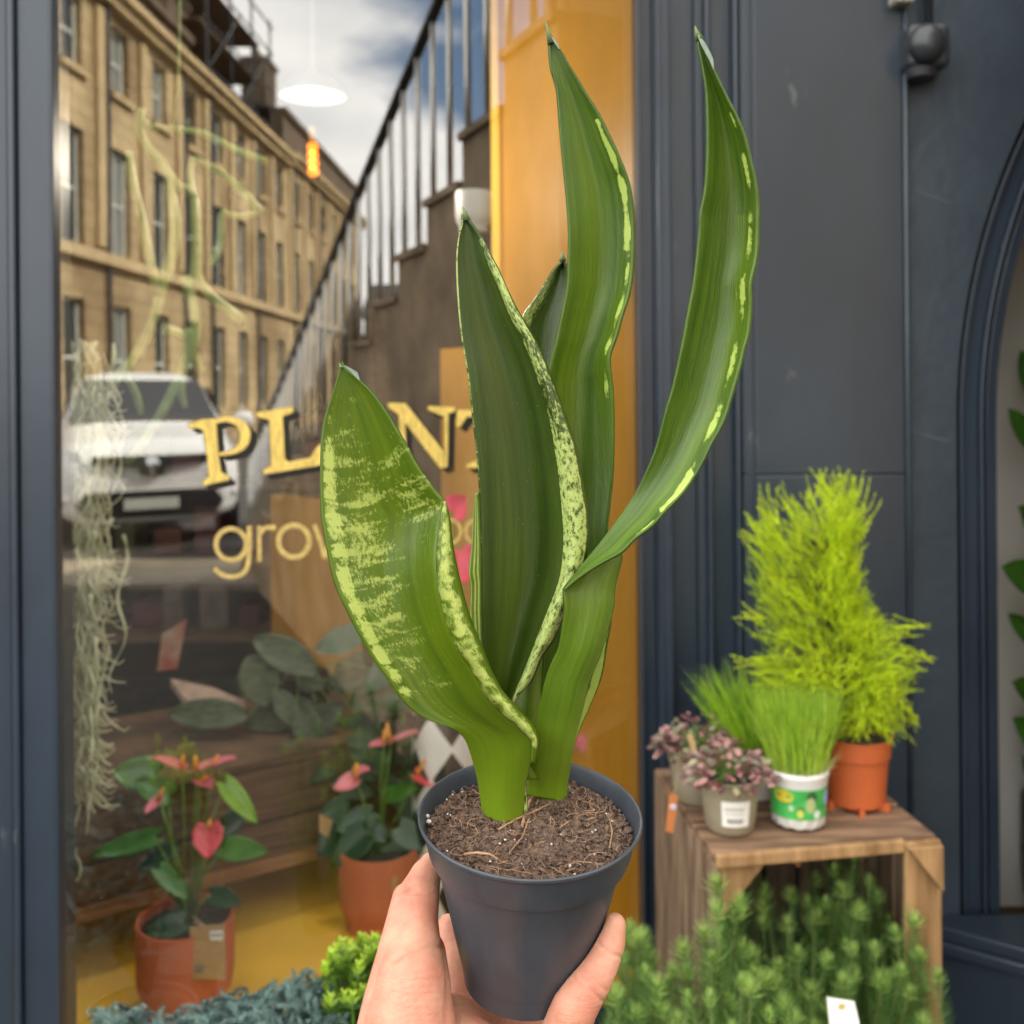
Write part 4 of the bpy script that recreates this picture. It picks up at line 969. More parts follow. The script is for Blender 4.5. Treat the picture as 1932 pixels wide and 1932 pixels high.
# dark leafy plant spreading over the bench (prayer-plant leaves)
m_cal = mat('dusky_leaf', (0.040, 0.060, 0.030), rough=.5, scale=34, stretch=(1, 1, 3), col2=(0.10, 0.135, 0.070), thin=.1)
cal = empty('prayer_plant', tuple(P(570, 1480, 2.45)), 'dark dusky leaved plant spreading across the bench inside the window', 'potted plant')
pc = P(570, 1500, 2.62)
round_pot('plant_pot', Vector((pc.x, pc.y, zC + .02)), .07, .10, m_dark, cal)
for (x, y, tx, ty, L_, W) in ((480,1205,602,1268,140,66),(470,1238,500,1312,100,78),(470,1370,298,1418,180,74),(470,1350,345,1345,150,60),(500,1420,400,1432,130,54),(600,1330,500,1355,140,60),(560,1400,640,1330,120,60),(620,1400,560,1460,110,50),(620,1300,690,1250,130,66),(660,1330,740,1300,120,60),(700,1260,730,1180,120,70),(640,1400,720,1440,110,54),(520,1300,560,1370,80,44),(600,1450,520,1480,100,44),(650,1370,760,1360,130,60),(560,1330,600,1420,110,60),(500,1380,560,1440,110,50),(730,1320,800,1380,110,60),(430,1440,340,1470,110,44),(560,1290,620,1292,60,30)):
    d = 2.50 + random.uniform(-.08, .08); c = P(x, y, d); b = MB()
    heart(b, c, P(tx, ty, d - .03) - c, Vector((random.uniform(-.3, .3), -1, .5)), L_ * d / F, W * d / F, .1, .12, lobes=False); o = b.build('leaf', m_cal, cal, smooth=True); md = o.modifiers.new('t', 'SOLIDIFY'); md.thickness = .0006
    b = MB(); q = Vector((pc.x, pc.y, zC + .10)); b.tube([q, (q + c) / 2 + Vector((0, 0, .03)), c], .0018, 5); b.build('stalk', m_stem, cal)
m_cald = mat('dusky_leaf_deep', (0.022, 0.036, 0.018), rough=.5, scale=34, stretch=(1, 1, 3), col2=(0.055, 0.080, 0.040), thin=.1)
for k in range(26):
    x, y = random.uniform(360, 780), random.uniform(1370, 1490); d = 2.40 + random.uniform(-.04, .16) if x > 520 else 2.46; c = P(x, y, d); a = random.uniform(-.5, 3.6); L_ = random.uniform(70, 150); W = L_ * random.uniform(.38, .5); b = MB()
    heart(b, c, P(x + 60 * math.cos(a), y + 26 * math.sin(a), d - .03) - c, Vector((random.uniform(-.3, .3), -1, .6)), L_ * d / F, W * d / F, .1, .14, lobes=False); o = b.build('leaf', m_cald, cal, smooth=True)
# one tall teal leaf
m_teal = mat('teal_leaf', (0.035, 0.11, 0.075), rough=.35, var=.25, scale=20, thin=.15)
rub = empty('rubber_plant', tuple(P(720, 1500, 2.3)), 'blue green pointed leaf plant behind the leftmost held leaf', 'potted plant')
b = MB(); c = P(700, 1188, 2.26); heart(b, c, P(600, 1222, 2.24) - c, (0, -1, .5), 112 * 2.26 / F, 52 * 2.26 / F, .1, .1, lobes=False); o = b.build('leaf', m_teal, rub, smooth=True)
b = MB(); c = P(760, 1230, 2.26); heart(b, c, P(690, 1300, 2.24) - c, (0, -1, .5), 100 * 2.26 / F, 48 * 2.26 / F, .1, .1, lobes=False); o = b.build('leaf', m_teal, rub, smooth=True)
q = P(760, 1420, 2.34); b = MB(); b.tube([(q.x, q.y, zC + .02), tuple(P(762, 1240, 2.30)), tuple(P(700, 1188, 2.26))], .004, 8); b.build('stem', m_stem, rub)
b = MB(); round_pot('plant_pot', Vector((q.x, q.y, zC + .02)), .05, .07, m_dark, rub)

# leaning red card and a small sheaf of papers
b = MB(); b.prism([P(306,1196,2.5), P(352,1168,2.5), P(334,1262,2.5), P(296,1266,2.5)], (0, .004, 0)); o = b.build('card', mat('red_card', (.42, .10, .06), rough=.6, var=.3, scale=14, col2=(.5, .38, .28))); tag(o, 'reddish printed card leaning among the plants on the dark shelf side', 'card')
b = MB(); b.prism([P(322,1280,2.5), P(400,1296,2.5), P(462,1322,2.45), P(350,1320,2.45)], (0, 0, -.02)); o = b.build('paper_sheaf', mat('pale_paper', (.42, .30, .24), rough=.8, var=.2, scale=30)); tag(o, 'pale sheaf of papers lying above the dusky leaves', 'papers')

# hanging moss beside the left post
m_moss = mat('air_moss', (0.62, 0.64, 0.44), rough=.8, var=.25, scale=30, thin=.2)
mh = empty('hanging_moss', tuple(ip(158, 560, .10)), 'pale grey green moss hanging in long tangled strands behind the left post', 'hanging plant')
random.seed(8)
def mpos(x, y, o): return ip(x, y, .10 + o)
b = MB()
for k in range(210):
    x = random.gauss(158, 24); y = random.uniform(640, 760) if k < 60 else random.uniform(640, 1250); ln = random.uniform(160, 420)
    if y + ln > 1600: ln = 1600 - y
    o_ = random.uniform(-.05, .07); pts = []; ph = random.uniform(0, 6); am_ = random.uniform(8, 26); wl = random.uniform(22, 70); dx = random.uniform(-.06, .05)
    nn = max(6, int(ln / 18))
    for i in range(nn + 1):
        tt = i / nn; yy = y + ln * tt; cx = x + dx * ln * tt + am_ * math.sin(yy / wl * 2 + ph) * (.4 + tt * .6)
        cx = 118 + (cx - 118) * (1 if cx > 118 else .3)
        sp = max(.35, 1.0 - max(0, yy - 1100) / 700)
        cx = 158 + (cx - 158) * sp
        pts.append(mpos(cx, yy, o_ + .012 * math.sin(yy / 30 + ph)))
    b.tube(pts, [random.choice([.0014, .0024, .0036]) * (1.1 - .6 * i / nn) for i in range(nn + 1)], 5)
for k in range(260):
    y = random.uniform(700, 1500); x = 160 + random.gauss(0, 20) * max(.4, 1 - max(0, y - 1100) / 700); pts = []; s = random.choice([-1, 1, 1]); o_ = random.uniform(-.04, .06); ln = random.uniform(18, 60)
    for i in range(6):
        tt = i / 5; pts.append(mpos(max(112, x + s * ln * tt), y + 20 * math.sin(tt * 2.6) * random.uniform(.7, 1.2) + 18 * tt, o_))
    b.tube(pts, [.0020, .0018, .0016, .0013, .0010, .0007], 5)
for pl in ([(158,1430),(150,1470),(128,1500)], [(150,1440),(160,1480),(178,1535)], [(132,1480),(150,1520),(140,1560),(136,1600),(152,1630),(150,1655),(138,1666)], [(170,1380),(190,1430),(210,1445)], [(150,1320),(175,1380),(200,1406),(214,1404)]):
    b.tube([mpos(x, y, 0) for x, y in cr(pl, 14)], .0024, 6)
mo = b.build('strand', m_moss, mh, smooth=True); tag(mo, kind='stuff')
# drooping stem cactus further in
m_cac = mat('pale_cactus', (0.32, 0.44, 0.16), rough=.5, var=.2, scale=25, thin=.3)
ca = empty('hanging_cactus', tuple(ip(340, 600, .35)), 'pale green branching stem cactus behind the glass, over the reflected stone terrace', 'hanging plant')
for pl, r in (([(298,555),(280,480),(264,406),(250,340),(243,287)], 8), ([(300,560),(318,507),(330,440),(325,380),(314,321)], 9), ([(338,358),(305,310),(270,264),(262,235),(268,205)], 8), ([(492,400),(455,360),(410,322),(365,298)], 7), ([(502,304),(450,285),(389,254),(345,244),(298,240)], 6),
              ([(458,605),(425,580),(396,558),(372,520),(366,500)], 8), ([(365,545),(372,480),(370,420),(366,372)], 9), ([(350,520),(370,600),(362,662),(335,720),(314,763),(280,820),(237,878)], 9), ([(300,560),(290,600),(262,660),(237,703),(255,740),(266,782)], 8), ([(400,500),(415,460),(418,400)], 6), ([(360,620),(345,690),(342,740),(350,770)], 8), ([(310,620),(350,640),(380,700)], 8), ([(240,690),(210,730),(185,787)], 8), ([(366,372),(350,352),(338,358)], 6), ([(365,298),(358,330),(366,372)], 5), ([(418,400),(450,408),(492,400)], 5), ([(298,240),(285,238),(268,225)], 5), ([(340,0),(338,120),(330,240)], 2)):
    A = cr([(x, y, 0) for x, y in pl], 14); b = MB(); d0 = random.uniform(.30, .38)
    rr = [r * 2.4 / F * (1 - .35 * (i / 13) ** 3) for i in range(14)]
    b.tube([ip(float(x), float(y), .34) for x, y, _ in A], rr, 8); b.build('stem', m_cac, ca, smooth=True)
# pendant lamps and the hanging white pot

m_shade = mat('white_enamel', (.07, .075, .075), rough=.3)
pd = ip(590, 160, .60); sc_ = pd.y / F
la = empty('pendant_lamp', tuple(pd), 'white enamel dome pendant hanging high inside the window', 'lamp')
b = MB(); b.lathe([(62*sc_, -22*sc_), (58*sc_, -8*sc_), (42*sc_, 10*sc_), (16*sc_, 20*sc_), (9*sc_, 30*sc_), (.001, 31*sc_)], 40, Matrix.Translation(pd)); o = b.build('lamp_shade', m_shade, la, smooth=True)
b = MB(); b.tube([pd + Vector((0, 0, 30*sc_)), (pd.x, pd.y, 3.2)], .006, 8); b.build('cord', m_shade, la)
def bulb(px, py, off, s, label):
    pd = ip(px, py, off); sc_ = pd.y / F * s
    r = empty('pendant_bulb', tuple(pd), label, 'lamp')
    b = MB()
    for k in range(4): b.sphere(pd + Vector((random.uniform(-1.5, 1.5) * sc_, 0, (22 - k * 15) * sc_)), 10.5 * sc_, 16, 10, (1, 1, .95))
    b.build('bulb', emis('amber_glow', (1.0, .20, .008), 1.5), r, smooth=True)
    b = MB()
    for k in range(3): b.sphere(pd + Vector((1.5 * sc_, -10.8 * sc_, (10 - k * 14) * sc_)), 4.5 * sc_, 12, 8, (1, .3, .8))
    b.build('filament', emis('amber_filament', (1.0, .45, .02), 3.0), r)
    b = MB(); b.tube([pd + Vector((0, 0, 34*sc_)), pd + Vector((0, 0, 60*sc_))], 8*sc_, 10); b.build('cap', mat('brass', (.4, .2, .06), rough=.3, metal=.8), r)
    b = MB(); b.tube([pd + Vector((0, 0, 60*sc_)), (pd.x, pd.y, 3.2)], .003, 6); b.build('cord', m_black, r)
ld = bpy.data.lights.new('dome_fill', 'POINT'); ld.energy = 7.5; ld.specular_factor = .15; ld.color = (1, .86, .68); ld.shadow_soft_size = .06  # bare fill light below the dome, added to brighten the window display
lo_ = bpy.data.objects.new('dome_fill', ld); coll.objects.link(lo_); lo_.location = pd + Vector((0, 0, -.17))
bulb(590, 300, 1.2, 1.0, 'glowing amber filament bulb hanging inside beside the reflected roofline')
bulb(112, 111, 1.2, .55, 'tiny glowing amber bulb hanging at the left edge of the window')
hp = ip(893, 400, .34)
ho = empty('hanging_pot', tuple(hp), 'small white pot hung on thin wires high against the ochre wall', 'hanging pot')
s_ = hp.y / F
round_pot('plant_pot', hp + Vector((0, 0, -38*s_)), 34*s_, 76*s_, mat('white_pot', (.42, .44, .43), rough=.4), ho, foot=.78)
for k in range(3):
    a = 2 * PI * k / 3 + .4; b = MB(); b.tube([hp + Vector((33*s_*math.cos(a), 33*s_*math.sin(a), 38*s_)), hp + Vector((8*s_, 0, 150*s_))], .0008, 4); b.build('wire', m_black, ho)
b = MB(); b.tube([hp + Vector((8*s_, 0, 150*s_)), (hp.x + 8*s_, hp.y, 3.2)], .0008, 4); b.build('wire', m_black, ho)
# leafy houseplant behind the arched window
hpz = P(1960, 1300, 2.42); lp = empty('houseplant', (hpz.x, hpz.y, .7), 'large green leaved houseplant seen through the arched window at the right edge', 'potted plant')
for (x, y, tx, ty, L_, W) in ((1990,760,1905,650,120,50),(1990,860,1900,770,130,46),(1980,1010,1906,950,90,70),(1990,1130,1900,1060,120,70),(1995,1250,1906,1180,120,44),(1990,1420,1902,1360,110,60),(1990,1480,1902,1440,100,60),(2000,700,1940,560,120,40),(1985,1330,1915,1290,110,60)):
    d = 2.36; c = P(x + random.uniform(-12, 12), y + random.uniform(-25, 25), d); b = MB(); heart(b, c, P(tx + random.uniform(-6, 22), ty + random.uniform(-50, 50), d - .03) - c, Vector((random.uniform(-.8, .8), -1, .4)), L_ * d / F, W * d / F, .1, .12, lobes=False); o = b.build('leaf', m_aleaf, lp, smooth=True); md = o.modifiers.new('t', 'SOLIDIFY'); md.thickness = .0008
b = MB(); b.tube([(hpz.x + .04, 2.40, .70), tuple(P(2000, 1000, 2.40)), tuple(P(2000, 700, 2.40))], .008, 8); b.build('stem', m_stem, lp)
round_pot('plant_pot', Vector((hpz.x + .04, 2.40, P(1960, 1745, 2.42).z)), .085, P(1960, 1500, 2.42).z - P(1960, 1745, 2.42).z, mat('dark_pot', (.03, .04, .055), rough=.4), lp)
b = MB(); b.box((.95, 2.26, .0), (2.6, 2.51, P(1960, 1746, 2.42).z)); o = b.build('display_ledge', m_woodh, shop)

# ================================================================== crate and its pots, outside
random.seed(21)
Rz = Matrix.Rotation(R(7), 4, 'Z')
FL = P(1348, 1612, 1.60); FRt = P(1768, 1575, 1.66)
ax = Vector((FRt.x - FL.x, FRt.y - FL.y, 0)); W_ = ax.length; ax.normalize(); ay = Vector((-ax.y, ax.x, 0))
ay = (Vector((P(1230, 1497, 1.99).x, 1.97, 0)) - Vector((FL.x, FL.y, 0))); Dp = ay.length; ay.normalize()
ztop = FL.z; O = Vector((FL.x, FL.y, 0))
crate = empty('wooden_crate', (FL.x, FL.y, 0), 'upended weathered wooden crate with pots on top and green plants inside', 'crate')
def plank(name, o, u, ul, v, vl, z0, z1, m=m_wood, par=crate):
    b = MB(); q = O + ax * o[0] + ay * o[1]; b.obox((q.x, q.y, z0), u * ul, v * vl, (0, 0, z1 - z0)); x = b.build(name, m, par); bevel(x, .003); return x
m_woodo = mat('crate_wood_warm', (0.20, 0.108, 0.043), rough=.75, scale=7, stretch=(5, 5, .6), col2=(0.42, 0.25, 0.115), bump=.4, bscale=40)
m_woodv = mat('crate_wood_grey', (0.10, 0.062, 0.038), rough=.85, scale=8, stretch=(6, 6, .6), col2=(0.34, 0.235, 0.155), bump=.5, bscale=40)
m_woodt = mat('crate_wood_top', (0.085, 0.045, 0.027), rough=.8, scale=8, stretch=(.8, 6, 5), col2=(0.31, 0.19, 0.115), bump=.4, bscale=40)
# top: slats running left-right
nsl = 3
for i in range(nsl):
    w = Dp / nsl - .008; plank('top_slat', (0, i * Dp / nsl + .002), ax, W_, ay, w, ztop - .016, ztop + .002 * (i % 2), m_woodt)
# left side slats (vertical boards) and right side
for i in range(3):
    plank('side_slat', (0, i * Dp / 3 + .004), ax, .012, ay, Dp / 3 - .010, .02, ztop - .0165, m_woodv)
    plank('side_slat', (W_ - .012, i * Dp / 3 + .004), ax, .012, ay, Dp / 3 - .010, .02, ztop - .0165, m_woodv)
for i in range(5):
    plank('back_slat', (.016 + i * (W_ - .03) / 5, Dp - .012), ax, (W_ - .03) / 5 - .010, ay, .010, .02, ztop - .018, m_woodv)
plank('corner_post', (W_ - .062, -.014), ax, .062, ay, .013, .0, ztop - .002, m_woodo)
plank('front_rail', (0, -.013), ax, W_ - .0625, ay, .0125, ztop - .018, ztop + .0025, m_woodo)
# triangular corner blocks
b = MB(); q = O + ay * .002; a1 = Vector((q.x, q.y, ztop - .019)) + ax * .013
b.prism([a1, a1 + ax * .075, a1 + Vector((0, 0, -.085))], ay * .03); x = b.build('corner_block', m_woodo, crate); bevel(x, .002)
a1 = Vector((q.x, q.y, ztop - .004)) + ax * (W_ - .004) - ay * .018
b = MB(); b.prism([a1, a1 - ax * .060, a1 + Vector((0, 0, -.075))], -ay * .012); x = b.build('corner_block', m_woodo, crate); bevel(x, .002)
b = MB(); p = P(1497, 1608, 1.63); b.tube([p, p + Vector((.002, -.008, -.012)), p + Vector((.006, -.008, -.018))], .003, 6); b.build('nail', mat('copper', (.4, .15, .07), rough=.4, metal=.5), crate)

def nursery(name, par, base, r, h, m, lip=.8, n=40, band=.26, foot=.76, notch=False):
    b = MB(); M = Matrix.Translation(base); rb = r * foot; rs = r * .90
    prof = [(.0005, .002), (rb*.9, .001), (rb, .006), (rb + (rs-rb)*.5, h*(1-band)*.5), (rs, h*(1-band)), (r*.955, h*(1-band)+.002), (r*.985, h-.004), (r, h-.003), (r, h), (r*.965, h), (r*.95, h-.012), (.0005, h-.012)]
    b.lathe(prof, n, M); o = b.build(name, m, par, smooth=True); md = o.modifiers.new('e', 'EDGE_SPLIT'); md.split_angle = R(35)
    s = MB(); s.lathe([(r*.95, h-.010), (r*.5, h-.004), (.0005, h-.003)], 24, M); s.build('soil', m_earth, par, smooth=True)
    if notch:
        b = MB()
        for k in range(6):
            a = 2*PI*k/6 + .4; b.box((-.010, -.004, -.004), (.010, .004, .010), Matrix.Translation(base) @ Matrix.Rotation(a, 4, 'Z') @ Matrix.Translation((rb, 0, 0)))
        x = b.build('foot', m, o); tag(x, kind='stuff')
    return o
m_beige = mat('beige_plastic', (0.27, 0.235, 0.165), rough=.5, var=.06, scale=12)
m_terp = mat('terracotta_plastic', (0.46, 0.105, 0.030), rough=.45, var=.08, scale=10)
m_wpot = mat('white_plastic', (.72, .72, .70), rough=.35)
def on_crate(px, py):
    """point of the crate top under a picture point"""
    dr = FWD + ((px - PPX) / F) * RIGHT - ((py - PPY) / F) * UP
    t = (ztop + .0035 - CAM.z) / dr.z; return CAM + dr * t
# two little purple-leaved plants
m_pl = [mat('bronze_leaf', (0.12, 0.045, 0.045), rough=.4, var=.3, scale=40, spec=.6, thin=.1), mat('dusty_pink_leaf', (0.36, 0.19, 0.18), rough=.45, var=.3, scale=40, thin=.1), mat('grey_green_leaf', (0.20, 0.21, 0.13), rough=.4, var=.2, scale=40, thin=.1), mat('cream_green_leaf', (.36, .33, .19), rough=.4, thin=.1)]
def small_leaf(b, c, tip, nrm, L_, W): heart(b, c, tip, nrm, L_, W, .15, .1, lobes=False, nu=4, nv=5)
def purple(label, px, py, r, h, up, spread, n=260):
    base = on_crate(px, py); base.y += r * .6
    root = empty('purple_leaf_plant', tuple(base), label, 'potted plant', 'purple leaved plants on the crate')
    p = nursery('plant_pot', root, base, r, h, m_beige)
    bs = [MB() for _ in m_pl]; st = MB()
    cen = base + Vector((0, 0, h))
    for k in range(n):
        a = random.uniform(0, 2*PI); q = math.sqrt(random.random()); el = random.uniform(0, 1)
        c = cen + Vector((math.cos(a) * q * spread, math.sin(a) * q * spread * .9, up * (1 - q * q) * random.uniform(.3, 1.0) - .012 * q + .004))
        tip = Vector((math.cos(a) * .9, math.sin(a) * .9, random.uniform(-.5, .7))); s = random.uniform(.011, .019)
        i = random.choices([0, 1, 2, 3], [4, 4, 2, .8 if q > .7 else .2])[0]
        small_leaf(bs[i], c, tip, Vector((random.uniform(-.6, .6), -.6, 1)), s, s * .62)
        if k % 5 == 0: st.tube([cen + Vector((random.uniform(-.01, .01), random.uniform(-.01, .01), -.008)), (cen + c) / 2 + Vector((0, 0, .006)), c], .0009, 4)
    for bb_x, mm in zip(bs, m_pl): tag(bb_x.build('foliage', mm, root, smooth=True), kind='stuff')
    tag(st.build('stem', m_stem, root), kind='stuff')
    return root, base, p
p1, b1, _ = purple('small purple leaved plant in a beige pot with a copper tag, back left', 1320, 1520, .052, .094, .055, .072)
p2, b2, pp2 = purple('small dusty pink leaved plant in a beige pot with a white sticker', 1385, 1577, .052, .090, .055, .070)
# copper-coloured hanging tag at the crate's left corner
b = MB(); b.prism([P(1263,1498,1.75), P(1280,1502,1.75), P(1270,1572,1.74), P(1256,1568,1.74)], (0, .002, 0)); tc_ = b.build('label', mat('orange_tag', (.50, .17, .05), rough=.6, var=.1, scale=20), p1)
b = MB(); b.sphere(P(1270, 1524, 1.747), .0065, 12, 8, (1, .15, 1)); b.build('sticker', mat('lilac', (.6, .55, .7), rough=.5), tc_)
b = MB(); b.tube([P(1272,1500,1.75), P(1280,1450,1.76), P(1285,1400,1.78)], .001, 5); b.build('twine', m_kraft, tc_)
b = MB(); b.prism([P(1296,1388,1.74), P(1306,1384,1.74), P(1316,1418,1.74), P(1306,1422,1.74)], (0, .001, 0)); b.build('plant_stake', m_kraft, p1)
# white sticker with grey print on the front pot, curved to it
def wrap(b, base, z0, z1, ang0, ang1, rfun, th=.0006, n=14, nz=6):
    vs = []; fs = []
    for i in range(nz + 1):
        z = z0 + (z1 - z0) * i / nz
        for k in range(n + 1):
            a = ang0 + (ang1 - ang0) * k / n; r = rfun(z) + th
            vs.append((base.x + r * math.sin(a), base.y - r * math.cos(a), base.z + z))
    for i in range(nz):
        for k in range(n): fs.append((i*(n+1)+k, i*(n+1)+k+1, (i+1)*(n+1)+k+1, (i+1)*(n+1)+k))
    b.add(vs, fs)
r0, h0 = .052, .090
def rf(z): return .76*r0 + (.90*r0 - .76*r0) * z / (h0 * .74)
b = MB(); wrap(b, b2, .018, .060, -.50, .55, rf, .0008); st_ = b.build('sticker', m_white, pp2, smooth=True)
b = MB()
for i in range(8): wrap(b, b2, .046, .049, -.38 + i*.09, -.32 + i*.09, rf, .0012, 2, 1)
for i in range(6): wrap(b, b2, .039, .041, -.34 + i*.11, -.28 + i*.11, rf, .0012, 2, 1)
for i in range(24): wrap(b, b2, .024, .032, -.30 + i*.025, -.30 + i*.025 + .010 * (1 + (i % 3 == 0)), rf, .0012, 1, 1)
b.build('print', m_ink, st_)

# grass pots
def grass(root, cen, r, n, hmin, hmax, mats, lean=.25, w=.0022, dirx=0):
    bs = [MB() for _ in mats]
    for k in range(n):
        a = random.uniform(0, 2*PI); q = math.sqrt(random.random()) * r
        p = cen + Vector((math.cos(a) * q, math.sin(a) * q, 0)); h = random.uniform(hmin, hmax)
        d = Vector((math.cos(a) * lean * q / r + random.gauss(0, .06) + dirx, math.sin(a) * lean * q / r + random.gauss(0, .06), 1))
        bs[random.randrange(len(mats))].blade(p, d, w, h, Vector((random.gauss(0, .012) + math.cos(a) * .012, random.gauss(0, .010), -abs(random.gauss(0, .006)))), 5, side=Vector((1, random.uniform(-.8, .8), 0)))
    for bb_x, mm in zip(bs, mats): tag(bb_x.build('grass_blades', mm, root, smooth=True), kind='stuff')
m_gr1 = mat('fresh_grass', (0.34, 0.54, 0.030), rough=.5, var=.15, scale=60, thin=.35)
m_gr2 = mat('young_grass', (0.46, 0.62, 0.07), rough=.5, var=.15, scale=60, thin=.35)
m_gr3 = mat('mid_grass', (0.16, 0.32, 0.025), rough=.5, var=.2, scale=60, thin=.25)
m_gr4 = mat('grass_roots', (0.50, 0.48, 0.20), rough=.6, thin=.3)
bg1 = on_crate(1516, 1566); bg1.y += .032
g1 = empty('cat_grass', tuple(bg1), 'fresh green grass tuft in a white tub with a green pictured label', 'potted grass')
rg, hg = .050, .094
b = MB(); M = Matrix.Translation(bg1)
vs = []; fs = []; na = 72
prf = [(.0005, .010), (.036, .010), (.040, .0), (.0425, .006), (.0425, .016), (.0440, .018), (.0478, .072), (.049, .074), (.049, .084), (.0505, .086), (.0505, .094), (.0485, .094), (.047, .080), (.0005, .080)]
for i, (r, z) in enumerate(prf):
    for k in range(na):
        a = 2*PI*k/na; rr_ = r * (1 + (.035 * math.cos(a * 12) if 2 <= i <= 4 else 0)); zz_ = z + (.005 * (1 + math.cos(a * 12)) / 2 if i in (2,) else 0)
        vs.append(M @ Vector((rr_ * math.cos(a), rr_ * math.sin(a), zz_)))
for i in range(len(prf) - 1):
    for k in range(na): fs.append((i*na+k, i*na+(k+1) % na, (i+1)*na+(k+1) % na, (i+1)*na+k))
b.add(vs, fs); pg = b.build('tub', m_wpot, g1, smooth=True)
def rf2(z): return .0440 + (.0478 - .0440) * (z - .018) / .054
b = MB(); wrap(b, bg1, .020, .070, -1.5, 1.5, rf2, .0005, 40); lb = b.build('label', mat('label_green', (0.06, 0.42, 0.09), rough=.4, var=.25, scale=40), pg, smooth=True)
def patch(name, col, a0, a1, z0, z1, th=.0010):
    b = MB(); vs = []; n = 20
    ac, zc = (a0+a1)/2, (z0+z1)/2
    vs.append((bg1.x + (rf2(zc)+th) * math.sin(ac), bg1.y - (rf2(zc)+th) * math.cos(ac), bg1.z + zc))
    for k in range(n):
        t_ = 2*PI*k/n; a = ac + (a1-a0)/2*math.cos(t_); z = zc + (z1-z0)/2*math.sin(t_)
        vs.append((bg1.x + (rf2(z)+th) * math.sin(a), bg1.y - (rf2(z)+th) * math.cos(a), bg1.z + z))
    b.add(vs, [(0, 1 + k, 1 + (k+1) % n) for k in range(n)]); b.build(name, mat('ink_' + name, col, rough=.5), lb)
patch('yellow_splash', (.70, .50, .03), -1.15, -.42, .047, .068)
patch('print', (.03, .10, .03), .02, .42, .050, .068, .0009); patch('print', (.40, .46, .22), .0, .34, .032, .058, .0012)
patch('print', (.55, .58, .10), -.30, -.08, .024, .038, .0011); patch('print', (.10, .22, .06), -.32, -.02, .034, .044, .0009)
patch('print', (.70, .74, .70), .30, .58, .022, .036, .0013); patch('print', (.30, .45, .80), .75, 1.1, .040, .066, .0011); patch('print', (.5, .6, .45), -.60, -.42, .034, .044, .0011)
grass(g1, bg1 + Vector((0, 0, .082)), .046, 1500, .09, .155, [m_gr1, m_gr3, m_gr2], lean=.10, w=.0024)
grass(g1, bg1 + Vector((0, 0, .080)), .046, 500, .02, .045, [m_gr4], lean=.25, w=.002)
bg2 = on_crate(1435, 1520); bg2.y += .05
g2 = empty('cat_grass', tuple(bg2), 'darker looser grass tuft leaning left behind the white tub', 'potted grass')
nursery('plant_pot', g2, bg2, .05, .085, m_wpot)
grass(g2, bg2 + Vector((0, 0, .078)), .044, 420, .08, .165, [m_gr3, m_gr1], lean=.28, w=.003, dirx=-.26)

# feathery lime conifer
def feather(b, p, d, l, n, nl, nw, droop, curl=.35):
    """a plume: a short shoot with fine needles all along it"""
    p = Vector(p); d = Vector(d).normalized(); pts = [p.copy()]
    st = 7
    for i in range(st):
        d = (d + Vector((random.gauss(0, curl*.3), random.gauss(0, curl*.3), -droop + random.gauss(0, curl*.15))) ).normalized(); p = p + d * (l / st); pts.append(p.copy())
    for k in range(n):
        f = k / n * st; i = min(st - 1, int(f)); q = pts[i].lerp(pts[i+1], f - i); dd = (pts[i+1] - pts[i]).normalized()
        s = dd.orthogonal().normalized(); s = Matrix.Rotation(random.uniform(0, 2*PI), 3, dd) @ s
        b.blade(q, dd * 1.0 + s * random.uniform(.6, 1.3), nw, nl * (1.15 - .5 * k / n) * random.uniform(.7, 1.2), dd * nl * .25, 2)
    return pts
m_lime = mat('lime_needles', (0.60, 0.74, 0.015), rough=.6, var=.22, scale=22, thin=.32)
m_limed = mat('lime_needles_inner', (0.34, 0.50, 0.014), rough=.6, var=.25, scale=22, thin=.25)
m_bark = mat('bark', (0.10, 0.055, 0.03), rough=.9, var=.3, scale=60)
bc = on_crate(1632, 1535); bc.y += .05
con = empty('lime_conifer', tuple(bc), 'feathery lime green conifer in a terracotta coloured pot with a kraft tag', 'potted conifer')
nursery('plant_pot', con, bc, .0625, .120, m_terp, band=.30, foot=.80, notch=True)
dcn = bc.y
hc = bc.z + .115
outl = [(1340,1690),(1290,1750),(1230,1725),(1180,1740),(1120,1690),(1060,1650),(1000,1640),(950,1640),(900,1635),(875,1600)]
def cext(py):
    L_ = np.interp(py, [870, 930, 960, 1000, 1080, 1150, 1200, 1240, 1290, 1340, 1380], [1560, 1430, 1410, 1395, 1405, 1415, 1410, 1400, 1410, 1480, 1560])
    R_ = np.interp(py, [870, 930, 1000, 1080, 1120, 1180, 1210, 1250, 1300, 1360, 1385], [1630, 1632, 1630, 1630, 1640, 1700, 1730, 1745, 1720, 1722, 1700])
    return L_, R_
b0, b1_, bt = MB(), MB(), MB()
trunk = [tuple(bc + Vector((0, 0, .10))), tuple(P(1600, 1300, dcn)), tuple(P(1570, 1150, dcn)), tuple(P(1555, 1000, dcn))]
bt.tube(trunk, [.008, .006, .004, .002], 8)
def tpos(py): 
    x = np.interp(py, [1000, 1150, 1300, 1400], [1555, 1570, 1600, 1630]); return float(x)
